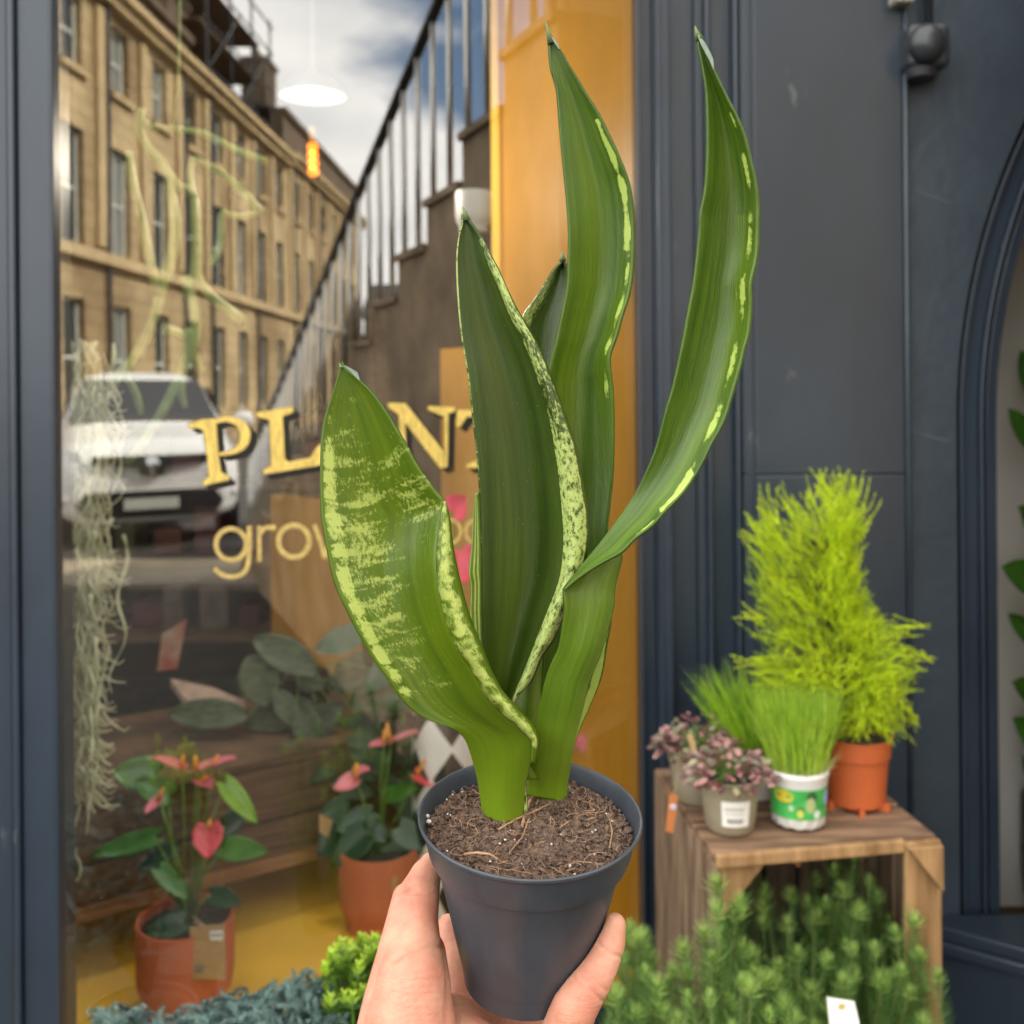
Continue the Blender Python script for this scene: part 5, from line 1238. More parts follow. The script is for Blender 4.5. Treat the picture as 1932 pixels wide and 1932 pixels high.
for k in range(2500):
    py = random.uniform(895, 1375); Lx, Rx = cext(py); tx = tpos(py + 60)
    u = random.uniform(-1, 1); ang = random.uniform(0, PI)
    half = (tx - Lx) if u < 0 else (Rx - tx); ex = tx + u * half * .93
    if py < np.interp(ex, [1380, 1400, 1430, 1470, 1500, 1535, 1560, 1585, 1600, 1620, 1640, 1665], [990, 975, 915, 985, 915, 985, 885, 930, 890, 930, 895, 1000]) + 22: continue
    dep = dcn + math.sin(random.uniform(-PI/2, PI/2)) * .085 * math.sqrt(max(.05, 1 - u * u))
    tip = P(ex, py, dep)
    l = random.uniform(.045, .085)
    src = P(tx + (ex - tx) * .35, py + 55, dcn + (dep - dcn) * .3)
    if py > 1280: src = P(tx + (ex - tx) * .45, py - 20, dcn + (dep - dcn) * .3)
    d = ((tip - src).normalized() + Vector((random.gauss(0, .28), random.gauss(0, .28), random.gauss(.10 if py > 1120 else .55, .28)))).normalized()
    p0 = tip - d * l
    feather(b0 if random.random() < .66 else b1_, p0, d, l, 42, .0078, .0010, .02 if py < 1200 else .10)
    if k % 6 == 0: bt.tube([P(tpos(py+90), py + 90, dcn), src, p0], [.0022, .0015, .0008], 5)
for (x, y, tx_, ty_) in ((1570,960,1560,872),(1600,960,1605,882),(1612,980,1640,890),(1540,1000,1510,905),(1470,1000,1432,905),(1450,1040,1378,968),(1620,1020,1642,960),(1700,1230,1760,1245),(1680,1180,1745,1195),(1450,1260,1388,1240),(1440,1180,1392,1150),(1700,1320,1728,1395),(1590,940,1582,880),(1500,980,1470,920),(1560,940,1545,890)):
    for j in range(9):
        f_ = random.uniform(.45, 1); p0 = P(x + random.gauss(0, 12), y + random.gauss(0, 12), dcn + random.gauss(0, .02)); q0_ = P(x + (tx_ - x) * f_ + random.gauss(0, 13), y + (ty_ - y) * f_ + random.gauss(0, 10), dcn + random.gauss(0, .015))
        feather(b0, p0, q0_ - p0, (q0_ - p0).length, 60, .0065, .0010, .0, .22)
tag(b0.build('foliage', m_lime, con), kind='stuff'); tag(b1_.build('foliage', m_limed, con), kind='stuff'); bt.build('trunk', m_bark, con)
b = MB(); b.prism([P(1578,1418,1.80), P(1590,1424,1.80), P(1590,1516,1.80), P(1570,1508,1.80), P(1568,1440,1.80)], (0, .001, 0)); b.build('label', m_kraft, con)

# bushy upright needle plants crowding the lower right
m_n1 = mat('needle_green', (0.10, 0.21, 0.04), rough=.55, var=.3, scale=30, thin=.2)
m_n2 = mat('needle_dark', (0.055, 0.13, 0.03), rough=.55, var=.3, scale=30, thin=.15)
m_n3 = mat('needle_tip', (0.40, 0.58, 0.15), rough=.55, var=.2, scale=30, thin=.3)
m_nst = mat('soft_stem', (0.16, 0.20, 0.06), rough=.6, var=.2, scale=30)
def spire(bn, bt, bs, p, top, nl=.036, dens=1.0, tipn=46):
    p = Vector(p); top = Vector(top); mid = (p + top) / 2 + Vector((random.gauss(0, .022), random.gauss(0, .02), 0)); nl *= random.uniform(.75, 1.25); ts = random.uniform(.7, 1.5)
    pts = [p, mid, top]; ln = (top - p).length; n = int(ln / .00085 * dens)
    bs.tube([tuple(q) for q in pts], [.0030, .0025, .0014], 6)
    for k in range(n):
        f = k / n; q = (p.lerp(mid, f * 2) if f < .5 else mid.lerp(top, f * 2 - 1)); dd = (mid - p if f < .5 else top - mid).normalized()
        s = Matrix.Rotation(k * 2.4 + random.gauss(0, .3), 3, dd) @ dd.orthogonal().normalized()
        l_ = nl * random.uniform(.7, 1.1) * (1 - .35 * f)
        bn.blade(q, s * random.uniform(.7, 1.3) + dd * (.15 + .7 * f), .0014, l_, dd * l_ * random.uniform(.1, .4), 2)
    for k in range(tipn):
        dd = (top - mid).normalized(); s = Matrix.Rotation(k * 2.4, 3, dd) @ dd.orthogonal().normalized(); a = k / tipn
        bt.blade(top - dd * .014 * (1 - a), s * (1.05 - .75 * a) + dd * (.5 + a), .0015, .020 * ts * (1 - .35 * a), dd * .003, 2)
def bush(label, base, spires, group='upright needle leaved plants below the crate', nl=.036, dens=1.0, m1=m_n1):
    root = empty('needle_plant', tuple(base), label, 'potted plant', group)
    bn, bt, bs = MB(), MB(), MB()
    spires = list(spires) + [(x + random.uniform(-34, 34), y + random.uniform(8, 110), d + random.uniform(-.05, .05)) for (x, y, d) in spires]
    for (x, y, d) in spires:
        top = P(x, y, d); bot = Vector((base[0] + (top.x - base[0]) * .5, base[1] + (top.y - base[1]) * .5, base[2]))
        spire(bn, bt, bs, bot, top, nl, dens)
    tag(bn.build('foliage', m1, root), kind='stuff'); tag(bt.build('shoot_tips', m_n3, root), kind='stuff'); tag(bs.build('stem', m_nst, root), kind='stuff')
    nursery('plant_pot', root, Vector(base), .055, .09, mat('black_plastic', (.02, .02, .022), rough=.5))
def gp(px, d, z=.30):
    q = P(px, 1500, d); return (q.x, q.y, z)
bush('needle leaved plant with the tallest pale tip, at the crate\'s front left', gp(1360, 1.45), [(1352,1668,1.42),(1330,1760,1.40),(1290,1790,1.42),(1270,1830,1.44),(1395,1700,1.46),(1238,1860,1.40),(1300,1880,1.36),(1350,1840,1.38)])
bush('needle leaved plant low down in front, nearest the held pot', gp(1215, 1.5), [(1190,1750,1.52),(1170,1800,1.46),(1218,1835,1.44),(1160,1880,1.40),(1200,1910,1.38),(1240,1900,1.4),(1180,1760,1.6),(1260,1850,1.44),(1222,1790,1.55)])
bush('tall needle leaved plant inside the crate under its top', gp(1590, 1.72), [(1612,1610,1.75),(1575,1640,1.74),(1640,1660,1.72),(1590,1680,1.68),(1655,1690,1.74),(1560,1700,1.7),(1620,1720,1.66)], nl=.040)
bush('dark needle leaved plant in the middle of the crate', gp(1480, 1.70), [(1420,1625,1.76),(1445,1680,1.70),(1492,1690,1.72),(1524,1700,1.72),(1485,1745,1.66),(1440,1740,1.68),(1400,1660,1.74),(1540,1660,1.78)], m1=m_n2)
bush('needle leaved plant spreading against the crate\'s right post', gp(1680, 1.62), [(1725,1735,1.62),(1738,1800,1.60),(1690,1760,1.62),(1700,1830,1.58),(1650,1790,1.6),(1745,1860,1.6),(1715,1870,1.56),(1660,1850,1.58)], m1=m_n1)
bush('pale tipped needle leaved plant low at the crate\'s middle', gp(1530, 1.5), [(1505,1800,1.52),(1470,1820,1.48),(1560,1810,1.54),(1440,1850,1.44),(1590,1850,1.5),(1530,1870,1.46),(1400,1790,1.5),(1610,1790,1.56),(1480,1890,1.42),(1380,1900,1.38),(1420,1800,1.52)])
bush('needle leaved plant at the bottom edge, half hidden by its neighbours', gp(1340, 1.3), [(1340,1880,1.30),(1400,1850,1.34),(1280,1920,1.28),(1450,1910,1.34),(1500,1925,1.36),(1380,1935,1.28)], dens=.8)

# white name card
b = MB(); q = [P(1560,1882,1.36), P(1612,1890,1.36), P(1628,1960,1.35), P(1568,1960,1.35)]
b.prism(q, (0, .0015, 0)); card = b.build('plant_card', m_white); tag(card, 'white card with a small gold emblem among the needle plants at the bottom', 'sign')
b = MB(); ccx, ccy = 1588, 1899
b.prism([P(ccx + 7*math.cos(a), ccy + 6*math.sin(a), 1.357) for a in np.linspace(0, 2*PI, 12, endpoint=False)], (0, -.0006, 0)); b.build('emblem', m_gold2, card)
b = MB(); b.prism([P(1572,1912,1.357), P(1604,1914,1.357), P(1604,1916,1.357), P(1572,1914,1.357)], (0, -.0005, 0)); b.build('print', m_ink, card)
b = MB(); b.tube([P(1600, 1950, 1.352), P(1600, 2100, 1.352)], .002, 6); b.build('stake', m_kraft, card)

# blue-grey juniper and lime shrub at the bottom left
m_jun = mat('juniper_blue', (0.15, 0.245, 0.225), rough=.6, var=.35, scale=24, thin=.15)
m_jund = mat('juniper_deep', (0.045, 0.085, 0.085), rough=.6, var=.35, scale=24)  # darker blue green, mixed in at random
jb = empty('blue_juniper', tuple(P(430, 2100, 1.36)), 'blue grey juniper spilling along the bottom left', 'shrub')
b0, b1_, bs = MB(), MB(), MB()
for k in range(640):
    x = random.uniform(190, 640); ytop = np.interp(x, [190, 225, 250, 330, 370, 400, 480, 530, 560, 610, 640], [1888, 1872, 1900, 1905, 1880, 1862, 1855, 1830, 1838, 1820, 1840])
    y = float(ytop) + abs(random.gauss(0, 1)) * 60 + random.uniform(0, 20); d = 1.36 + random.gauss(0, .05) - (y - ytop) * .0008
    tip = P(x, y, d); dr_ = Vector((random.gauss(0, .7), random.gauss(-.3, .4), random.uniform(.2, 1.1))).normalized(); l = random.uniform(.03, .06)
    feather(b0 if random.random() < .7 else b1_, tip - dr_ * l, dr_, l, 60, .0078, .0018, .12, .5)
for k in range(30):
    x = random.uniform(200, 630); bs.tube([P(420, 2150, 1.4), P((x + 420) / 2, 2020, 1.37), P(x, 1920, 1.36)], [.006, .004, .002], 5)
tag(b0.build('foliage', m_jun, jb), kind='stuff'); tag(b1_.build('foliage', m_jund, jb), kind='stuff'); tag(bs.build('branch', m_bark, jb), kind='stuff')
nursery('plant_pot', jb, Vector((jb.location.x, jb.location.y, .25)), .10, .22, mat('black_plastic', (.02, .02, .022), rough=.5))
m_heb = mat('lime_leaf', (0.40, 0.58, 0.05), rough=.4, var=.25, scale=30, thin=.3)
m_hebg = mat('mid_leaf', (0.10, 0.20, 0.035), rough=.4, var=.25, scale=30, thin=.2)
hb_ = empty('lime_shrub', tuple(P(675, 2150, 1.30)), 'small bright yellow green shrub left of the wrist', 'shrub')
b0, b1_, bs = MB(), MB(), MB()
for k in range(170):
    x = random.uniform(612, 760); ytop = np.interp(x, [612, 640, 660, 690, 720, 760], [1812, 1775, 1768, 1752, 1770, 1800]); y = float(ytop) + random.random() ** 1.4 * 190; d = 1.30 + random.gauss(0, .03)
    top = P(x, y, d); bot = P(675 + (x - 675) * .6, y + 130, d + .02)
    if k % 2 == 0: bs.tube([bot, top], [.0016, .001], 5)
    for j in range(16):
        a = j * 2.4; f = j / 16; q = top.lerp(bot, f * .28); s = Vector((math.cos(a), math.sin(a), .5 + .8 * (1 - f))); L_ = .008 + .008 * f
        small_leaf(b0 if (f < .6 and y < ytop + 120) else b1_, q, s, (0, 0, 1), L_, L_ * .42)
tag(b0.build('foliage', m_heb, hb_, smooth=True), kind='stuff'); tag(b1_.build('foliage', m_hebg, hb_, smooth=True), kind='stuff'); tag(bs.build('stem', m_stem, hb_), kind='stuff')
nursery('plant_pot', hb_, Vector((hb_.location.x, hb_.location.y, .35)), .07, .12, mat('black_plastic', (.02, .02, .022), rough=.5))

# ================================================================== the street behind the camera, seen mirrored in the window
# everything below is laid out as the window shows it and then carried through the window plane to where it really stands
def V(px, py, d): return P(px, py, d)                       # a point of the mirrored view
def real(v): return MIR @ Vector(v)
def mb_empty(name, v, *a, **k): return empty(name, tuple(real(v)), *a, **k)
TX, TY = .027, 1.0                                           # terrace direction
TL = math.hypot(TX, TY); tdir = Vector((TX / TL, TY / TL, 0)); tn = Vector((tdir.y, -tdir.x, 0))   # tn: from the facade towards the road
T0 = Vector((-9.7, 0, 0))
m_sand = new_mat('sandstone')[0]
t = m_sand.node_tree; b_ = t.nodes['Principled BSDF']; n = t.nodes.new; l = t.links.new
geo = n('ShaderNodeTexCoord'); mp = n('ShaderNodeMapping')
# ashlar courses along the real facade: rotate so that X runs along the street
rd = MIR.to_3x3() @ tdir; mp.vector_type = 'POINT'; mp.inputs['Rotation'].default_value = (0, 0, -math.atan2(rd.y, rd.x))
l(geo.outputs['Object'], mp.inputs['Vector'])
sx = n('ShaderNodeSeparateXYZ'); cb = n('ShaderNodeCombineXYZ'); l(mp.outputs[0], sx.inputs[0]); l(sx.outputs['X'], cb.inputs['X']); l(sx.outputs['Z'], cb.inputs['Y'])
br = n('ShaderNodeTexBrick'); br.inputs['Scale'].default_value = 1.0; br.inputs['Brick Width'].default_value = .78; br.inputs['Row Height'].default_value = .34; br.inputs['Mortar Size'].default_value = .012
br.inputs['Color1'].default_value = (0.64, 0.49, 0.27, 1); br.inputs['Color2'].default_value = (0.52, 0.39, 0.21, 1); br.inputs['Mortar'].default_value = (.20, .15, .09, 1)
l(cb.outputs[0], br.inputs['Vector'])
nz = n('ShaderNodeTexNoise'); nz.inputs['Scale'].default_value = .5; nz.inputs['Detail'].default_value = 7; l(geo.outputs['Object'], nz.inputs['Vector'])
rm_ = n('ShaderNodeValToRGB'); rm_.color_ramp.elements[0].position = .35; rm_.color_ramp.elements[0].color = (.55, .50, .45, 1); rm_.color_ramp.elements[1].position = .62; rm_.color_ramp.elements[1].color = (1, 1, 1, 1)
l(nz.outputs['Fac'], rm_.inputs['Fac']); mm_ = n('ShaderNodeMix'); mm_.data_type = 'RGBA'; mm_.blend_type = 'MULTIPLY'; mm_.inputs[0].default_value = 1; l(br.outputs['Color'], mm_.inputs[6]); l(rm_.outputs['Color'], mm_.inputs[7])
l(mm_.outputs[2], b_.inputs['Base Color']); b_.inputs['Roughness'].default_value = .9
m_sandd = mat('sandstone_sooty', (0.13, 0.09, 0.055), rough=.9, var=.35, scale=1.5)
m_sandl = mat('sandstone_clean', (0.52, 0.39, 0.21), rough=.9, var=.15, scale=1.5)
m_win = mat('dark_window', (0.03, 0.045, 0.05), rough=.08, spec=.9)
m_winl = mat('sky_tinted_window', (0.22, 0.24, 0.22), rough=.15, spec=.9)  # pale pane colour carries mirrored sky as well as curtains
m_sash = mat('sash_white', (0.62, 0.64, 0.60), rough=.5)
m_roof = mat('roof_slate', (0.06, 0.055, 0.055), rough=.8, var=.3, scale=3)
m_pave = mat('paving', (0.30, 0.25, 0.18), rough=.85, var=.2, scale=2.5, bump=.2, bscale=20)
m_kerb = mat('kerb_stone', (0.24, 0.21, 0.17), rough=.85, var=.2, scale=4)
m_iron = mat('black_iron', (0.010, 0.013, 0.012), rough=.18, spec=.8)
m_bar = mat('glint_iron', (.80, .79, .74), rough=.28, metal=1.0)  # pale metal colour stands in for glints on the black bars
m_stair = mat('dark_stair_stone', (0.32, 0.235, 0.15), rough=.9, var=.35, scale=4, bump=.6, bscale=26)

def fbox(b, s0, s1, o0, o1, z0, z1):
    """box on the terrace: s along the street, o out from the facade line"""
    q = T0 + tdir * s0 + tn * o0
    b.obox((q.x, q.y, z0), tdir * (s1 - s0), tn * (o1 - o0), (0, 0, z1 - z0))
H0 = 1.55
GRD = 0.0
def house(label, s0, s1, eaves, attic, bays, first, roofz, chim=(), m=m_sand):
    base = T0 + tdir * ((s0 + s1) / 2) - tn * 4
    h = mb_empty('terraced_house', (base.x, base.y, 0), label, 'house', 'stone terrace across the street')
    b = MB()
    rows = [(1.05, 3.55, 1.0), (H0 + 3.12, H0 + 5.60, 1.05), (H0 + 6.85, H0 + 8.40, .98)]
    # wall built as piers and panels round the openings
    xs = [first + k * 2.45 for k in range(bays)]
    for (z0, z1, w) in rows:
        pass
    zc = [0.0] + [z for r_ in rows for z in (r_[0], r_[1])] + [eaves]
    for i in range(0, len(zc) - 1, 2): fbox(b, s0, s1, -.35, 0, zc[i], zc[i+1])
    for (z0, z1, w) in rows:
        cur = s0
        for x in xs:
            if x - w / 2 > cur: fbox(b, cur, x - w / 2, -.35, 0, z0, z1)
            cur = x + w / 2
        if cur < s1: fbox(b, cur, s1, -.35, 0, z0, z1)
    fbox(b, s0, s1, -9, -.352, 0, eaves - .02)
    b.build('wall', m, h, mirror=True)
    # pilasters, courses, cornice
    b = MB()
    for x in xs:
        fbox(b, x - 1.225 - .19, x - 1.225 + .19, .002, .10, H0 + 3.25, eaves - .15)
    b.build('pilaster', m_sandl, h, mirror=True)
    b = MB(); fbox(b, s0, s1, .002, .22, H0 + 2.85, H0 + 3.10); b.build('string_course', m_sandl, h, mirror=True)
    b = MB(); fbox(b, s0, s1, .0, .28, eaves, eaves + .22); fbox(b, s0, s1, .0, .45, eaves + .222, eaves + .38); b.build('cornice', m_sandl, h, mirror=True)
    if attic: 
        b = MB(); fbox(b, s0, s1, -.6, -.15, eaves + .382, attic); fbox(b, s0, s1, -.7, .0, attic + .002, attic + .22); b.build('attic_wall', m_sandd, h, mirror=True)
    b = MB(); zt = (attic or eaves) + .22
    q = [T0 + tdir * s0 - tn * .5, T0 + tdir * s0 - tn * 4.5, T0 + tdir * s0 - tn * 8.5]
    b.prism([(q[0].x, q[0].y, zt), (q[1].x, q[1].y, roofz), (q[2].x, q[2].y, zt)], tdir * (s1 - s0)); b.build('roof', m_roof, h, mirror=True)
    for (cs, co, cz, w) in chim:
        b = MB(); fbox(b, cs, cs + w, -co - 1.0, -co, eaves, cz); fbox(b, cs - .08, cs + w + .08, -co - 1.08, -co + .08, cz + .002, cz + .18)
        for k in range(3):
            q = T0 + tdir * (cs + w * (k + .5) / 3) - tn * (co + .5); b.tube([(q.x, q.y, cz + .18), (q.x, q.y, cz + .62)], [.13, .10], 10)
        b.build('chimney', m_sandd, h, mirror=True)
    for (z0, z1, w) in rows:
        for x in xs:
            f = MB(); wf = w / 2
            fbox(f, x - wf, x - wf + .07, -.22, -.16, z0, z1); fbox(f, x + wf - .07, x + wf, -.22, -.16, z0, z1)
            fbox(f, x - wf + .071, x + wf - .071, -.22, -.16, z1 - .07, z1); fbox(f, x - wf + .071, x + wf - .071, -.22, -.16, z0, z0 + .08)
            zm = (z0 + z1) / 2; fbox(f, x - wf + .071, x + wf - .071, -.21, -.15, zm - .03, zm + .03)
            wo = f.build('window', m_sash, h, mirror=True)
            g_ = MB(); fbox(g_, x - wf + .07, x + wf - .07, -.20, -.19, z0 + .07, z1 - .07); g_.build('pane', m_winl if random.random() < .45 else m_win, wo, mirror=True)
            if z0 > 2:
                g_ = MB(); fbox(g_, x - wf - .12, x + wf + .12, .003, .12, z0 - .14, z0 - .002); g_.build('sill', m_sandl, wo, mirror=True)
    for x in xs[::2]:
        b = MB(); q = T0 + tdir * (x - 1.225 + .30) + tn * .10; b.tube([(q.x, q.y, 0), (q.x, q.y, eaves)], .055, 8); b.build('drainpipe', m_iron, h, mirror=True)
    return h
EV = H0 + 8.65
house('nearest sandstone terraced house in the reflection, at the left edge with tall sash windows', 12.2, 29.0, EV, EV + 1.15, 7, 14.15 - .1, EV + 3.0)
house('middle sandstone terraced house in the reflection, below the dark chimney stack', 29.02, 39.5, EV, None, 4, 31.0, EV + 1.7, chim=((30.2, 1.2, EV + 3.2, 1.8), (36.2, 1.4, EV + 2.0, 1.4)), m=m_sand)
house('farthest and tallest sandstone terraced house in the reflection, beside the amber bulb', 39.52, 56.0, EV + .2, EV + 2.1, 6, 41.2, EV + 3.6, chim=((41.0, 1.2, EV + 4.6, 1.6),), m=m_sand)
# gable with clean stone above the middle house
# scaffold tower round the middle chimney
sc = mb_empty('scaffold', T0 + tdir * 34 , 'steel pole scaffold around the chimneys on the reflected roofline', 'scaffolding')
for s in (31.0, 33.4, 35.8, 38.2):
    for o in (-.3, -2.6):
        b = MB(); q = T0 + tdir * s + tn * o; b.tube([(q.x, q.y, EV - 1.0), (q.x, q.y, EV + 5.2)], .045, 6); b.build('pole', m_iron, sc, mirror=True)
for z in (EV + 1.2, EV + 2.6, EV + 4.0, EV + 5.0):
    for o in (-.3, -2.6):
        b = MB(); a_ = T0 + tdir * 30.6 + tn * o; c_2 = T0 + tdir * 38.6 + tn * o; b.tube([(a_.x, a_.y, z), (c_2.x, c_2.y, z)], .035, 6); b.build('rail', m_iron, sc, mirror=True)
for z in (EV + 1.3, EV + 2.7, EV + 4.1):
    b = MB(); fbox(b, 31.2, 37.9, -2.5, -.6, z, z + .06); b.build('deck', m_sandd, sc, mirror=True)
for s in (31.0, 34.6):
    b = MB(); a_ = T0 + tdir * s + tn * -.25; c_2 = T0 + tdir * (s + 3.4) + tn * -.25; b.tube([(a_.x, a_.y, EV + 1.2), (c_2.x, c_2.y, EV + 4.0)], .035, 6); b.build('brace', m_iron, sc, mirror=True)

# pavements and road on that side
def vquad(name, pts, z, m, th=None):
    b = MB()
    if th: b.prism([(x, y, z - th) for x, y in pts], (0, 0, th))
    else: b.add([(x, y, z) for x, y in pts], [tuple(range(len(pts)))])
    o = b.build(name, m, mirror=True); tag(o, kind='structure'); return o
vquad('road', [(-7.6, 7.9), (6.5, 7.0), (8.0, 60), (-6.3, 60)], -.012, mat('road_asphalt', (.085, .080, .074), rough=.9, var=.3, scale=6, bump=.3, bscale=90))
vquad('pavement', [(-9.64, 5), (-7.62, 5), (-6.32, 62), (-8.2, 62)], .10, m_pave, .12)
vquad('pavement', [(-7.4, 8.7), (7.0, 7.55), (7.0, 8.75), (-7.4, 9.75)], .004, m_pave)
vquad('kerb', [(-7.4, 8.35), (7.0, 7.2), (7.0, 7.5), (-7.4, 8.65)], .05, m_kerb, .08)
# shop-side pavement under the stairs and crate, the building's shadow darkened into its colour
b = MB(); b.box((-6, -5.2, -.012), (8, 2.2, .0)); o = b.build('pavement', mat('paving_shaded', (.026, .023, .020), rough=.9, var=.3, scale=3)); tag(o, kind='structure')

# parked van, its nose towards the window
m_van = mat('van_white', (0.80, 0.80, 0.78), rough=.22, coat=.6)
m_vg = mat('van_glass', (0.012, 0.014, 0.017), rough=.05, spec=.9)
m_vb = mat('van_black', (0.012, 0.012, 0.012), rough=.5)
m_chr = mat('chrome', (.7, .7, .7), rough=.12, metal=1)
m_lamp = mat('lamp_clear', (.75, .76, .76), rough=.1, spec=1.0, coat=1)
va = R(23)
vo = P(284, 970, 10.2); VM = Matrix.Translation((vo.x, vo.y, .0)) @ Matrix.Rotation(va, 4, 'Z')
def vp(x, y, z): return VM @ Vector((x, y, z))
van = mb_empty('parked_van', (vo.x, vo.y + 2, 0), 'silver white van parked facing the window, mirrored at the left of the glass', 'van')
# body: cross sections from nose to tail
secs = [(-.03, .30, .80, .70, .62), (.0, .26, .92, .78, .70), (.10, .24, 1.04, .86, .76), (.30, .24, 1.10, .90, .80), (.85, .24, 1.20, .915, .82), (1.05, .24, 1.27, .92, .80), (1.75, .24, 1.72, .92, .70), (2.05, .24, 1.80, .92, .69), (3.2, .24, 1.82, .92, .70), (4.1, .24, 1.80, .91, .70), (4.25, .30, 1.60, .88, .68)]
ns = 28; vs = []; fs = []
for (y, z0, z1, hw, tw) in secs:
    for k in range(ns):
        a = 2 * PI * k / ns; ca, sa = math.cos(a), math.sin(a)
        ex = math.copysign(abs(ca) ** .42, ca); ez = math.copysign(abs(sa) ** .42, sa)
        z = (z0 + z1) / 2 + ez * (z1 - z0) / 2; f = max(0, min(1, (z - 1.0) / .8)) if z1 > 1.25 else max(0, (z - .8) / .5)
        w = hw + (tw - hw) * f
        vs.append(vp(ex * w, y, z))
for i in range(len(secs) - 1):
    for k in range(ns): fs.append((i*ns+k, i*ns+(k+1) % ns, (i+1)*ns+(k+1) % ns, (i+1)*ns+k))
fs.append(tuple(range(ns))); fs.append(tuple((len(secs)-1)*ns + k for k in range(ns-1, -1, -1)))
b = MB(); b.add(vs, fs); o = b.build('body', m_van, van, mirror=True, smooth=True); md = o.modifiers.new('e', 'EDGE_SPLIT'); md.split_angle = R(50)
def vpoly(name, pts, m, th=.02, par=van):
    b = MB(); b.prism([vp(*p) for p in pts], VM.to_3x3() @ Vector((0, -th, 0))); return b.build(name, m, par, mirror=True)
vpoly('windscreen', [(-.76, 1.02, 1.24), (.76, 1.02, 1.24), (.62, 1.72, 1.70), (-.62, 1.72, 1.70)], m_vg, .05)
vpoly('grille', [(-.55, -.02, .86), (-.12, -.04, .82), (-.10, -.04, .74), (.10, -.04, .74), (.12, -.04, .82), (.55, -.02, .86), (.55, -.02, .93), (-.55, -.02, .93)], m_vb, .05)
vpoly('air_intake', [(-.62, -.03, .32), (.62, -.03, .32), (.70, -.03, .46), (.60, -.03, .58), (-.60, -.03, .58), (-.70, -.03, .46)], m_vb, .04)
b = MB(); c = vp(0, -.10, .84); b.lathe([(.0005, -.02), (.085, -.02), (.085, .0), (.0005, .012)], 24, Matrix.Translation(c) @ Matrix.Rotation(PI/2, 4, 'X')); b.build('emblem', m_chr, van, mirror=True)
vpoly('number_plate', [(-.26, -.08, .40), (.26, -.08, .40), (.26, -.08, .51), (-.26, -.08, .51)], mat('plate', (.5, .5, .45), rough=.5), .015)
for s in (-1, 1):
    vpoly('headlight', [(s*.58, .0, .78), (s*.80, .10, .80), (s*.84, .26, 1.0), (s*.66, .06, .98)][::s], m_lamp, .05)
    b = MB(); b.sphere(vp(s * .78, .03, .52), .07, 14, 10, (1, .5, 1)); b.build('fog_lamp', m_lamp, van, mirror=True, smooth=True)
    b = MB(); b.sphere(vp(s * 1.03, .92, 1.24), .12, 16, 10, (1.0, .6, .9)); b.build('wing_mirror', m_van, van, mirror=True, smooth=True)
    for y in (.75, 3.35):
        b = MB(); M = Matrix.Translation(vp(s * .83, y, .31)) @ Matrix.Rotation(va, 4, 'Z') @ Matrix.Rotation(PI/2, 4, 'Y')
        b.lathe([(.0005, -.09), (.20, -.09), (.29, -.10), (.31, -.06), (.31, .06), (.29, .10), (.20, .09), (.0005, .09)], 24, M); b.build('wheel', m_vb, van, mirror=True, smooth=True)
    vpoly('side_window', [(s*.86, 1.3, 1.28), (s*.86, 2.6, 1.28), (s*.75, 2.6, 1.62), (s*.75, 1.75, 1.62)], m_vg, .0)

# stone stair with iron railing, rising to the right
st = mb_empty('entrance_stair', (0.3, 4.5, 0), 'sooty stone entrance stair rising to the right in the reflection', 'stairs')
sh = Vector((-.155, .37, 0)); sw = Vector((.922, .387, 0)).normalized()
tops = []
S0 = Vector((-.017, 3.25, 0)); zs0 = 1.55 + 1.04 + .165; rise = .165
b = MB()
for k in range(1, 17):
    q = S0 + sh * (k - 2); z = zs0 - rise * k
    if z < .02: break
    b.obox((q.x, q.y, 0), sh * .999, sw * 1.4, (0, 0, z))
    tops.append((q, z))
b.build('step', m_stair, st, mirror=True)
b = MB(); b.box((.16, 4.0, 0), (1.3, 4.7, 5.2)); b.build('sky_block_pier', m_stair, st, mirror=True)  # added block that keeps mirrored sky off the ochre wall
b = MB()
for (q, z) in tops: b.obox((q.x - sw.x * .02, q.y - sw.y * .02, z + .001), sh * .998, sw * 1.42, (0, 0, .028))
x = b.build('nosing', m_stair, st, mirror=True)
ra_ = mb_empty('iron_railing', (0.3, 4.5, 0), 'black iron railing with glinting bars climbing the reflected stone stair', 'railing')
nb = 0
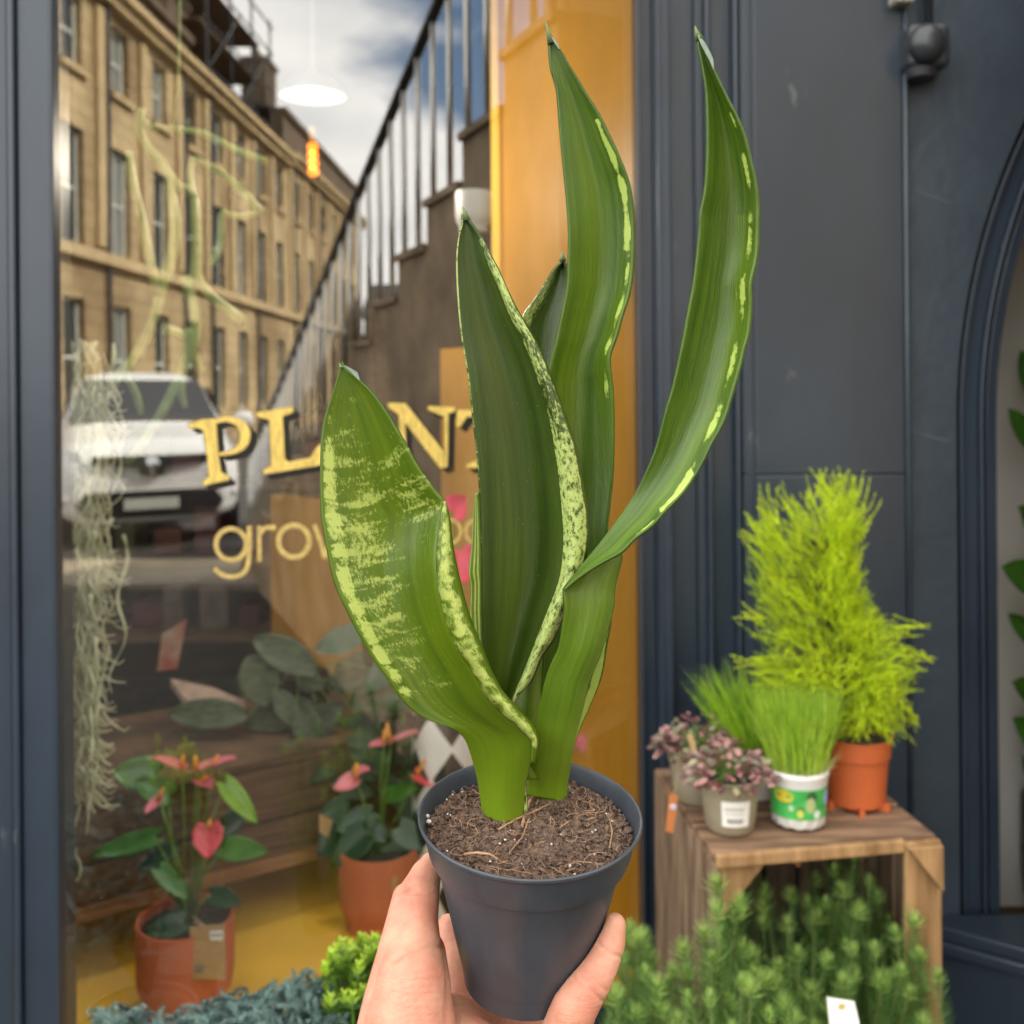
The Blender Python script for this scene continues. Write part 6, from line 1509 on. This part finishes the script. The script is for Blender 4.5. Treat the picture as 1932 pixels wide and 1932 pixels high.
for (q, z) in tops:
    for j in (0.17, .5, .83) if False else (.25, .75):
        p = q + sh * j - sw * -.06; hz = z + .03
        f = (p - S0).dot(sh) / sh.length_squared
        ztop_ = zs0 - rise * (f + 1.5) + .90
        b = MB(); b.tube([(p.x, p.y, hz), (p.x, p.y, ztop_)], .0125, 8); b.build('baluster', m_bar, ra_, mirror=True, smooth=True)
a_ = S0 + sh * -1.2 + sw * .06; c_2 = S0 + sh * 13.6 + sw * .06
b = MB(); zz = lambda v: zs0 - rise * ((v - S0).dot(sh) / sh.length_squared + 1.5) + .91
b.tube([(a_.x, a_.y, zz(a_)), (c_2.x, c_2.y, zz(c_2))], .024, 10); b.build('handrail', m_iron, ra_, mirror=True, smooth=True)

# bare winter tree and a dark far house closing the view behind the railing
tr_ = mb_empty('bare_tree', (2.2, 30, 0), 'bare branched tree faint behind the reflected railing bars', 'tree')
random.seed(4)
bt_ = MB()
def limb(p, d, l, r, dep):
    pts = [p]; q = Vector(p); dd = Vector(d)
    for i in range(4):
        dd = (dd + Vector((random.gauss(0, .16), random.gauss(0, .16), random.gauss(.03, .08)))).normalized(); q = q + dd * l / 4; pts.append(q.copy())
    bt_.tube([tuple(x) for x in pts], [r * (1 - .12 * i) for i in range(5)], 5, caps=False)
    if dep == 0: return
    for k in range(4):
        s = Vector((random.uniform(-1, 1), random.uniform(-1, 1), random.uniform(.1, 1))).normalized()
        limb(pts[random.randint(2, 4)], (dd * .6 + s * .8).normalized(), l * .68, r * .52, dep - 1)
limb(Vector((1.0, 26, 0)), Vector((0, 0, 1)), 2.6, .16, 5)
bt_.build('branch', m_sandd, tr_, mirror=True)
far = mb_empty('far_house', (3, 46, 0), 'dark low house closing the end of the reflected street', 'house')
b = MB(); b.box((-7.2, 50, 0), (8, 58, 5.2)); b.build('wall', m_sandd, far, mirror=True)
b = MB(); b.prism([(-7.4, 49.8, 5.2), (-7.4, 58.2, 5.2), (-7.4, 54, 7.2)], (15.6, 0, 0)); b.build('roof', m_roof, far, mirror=True)
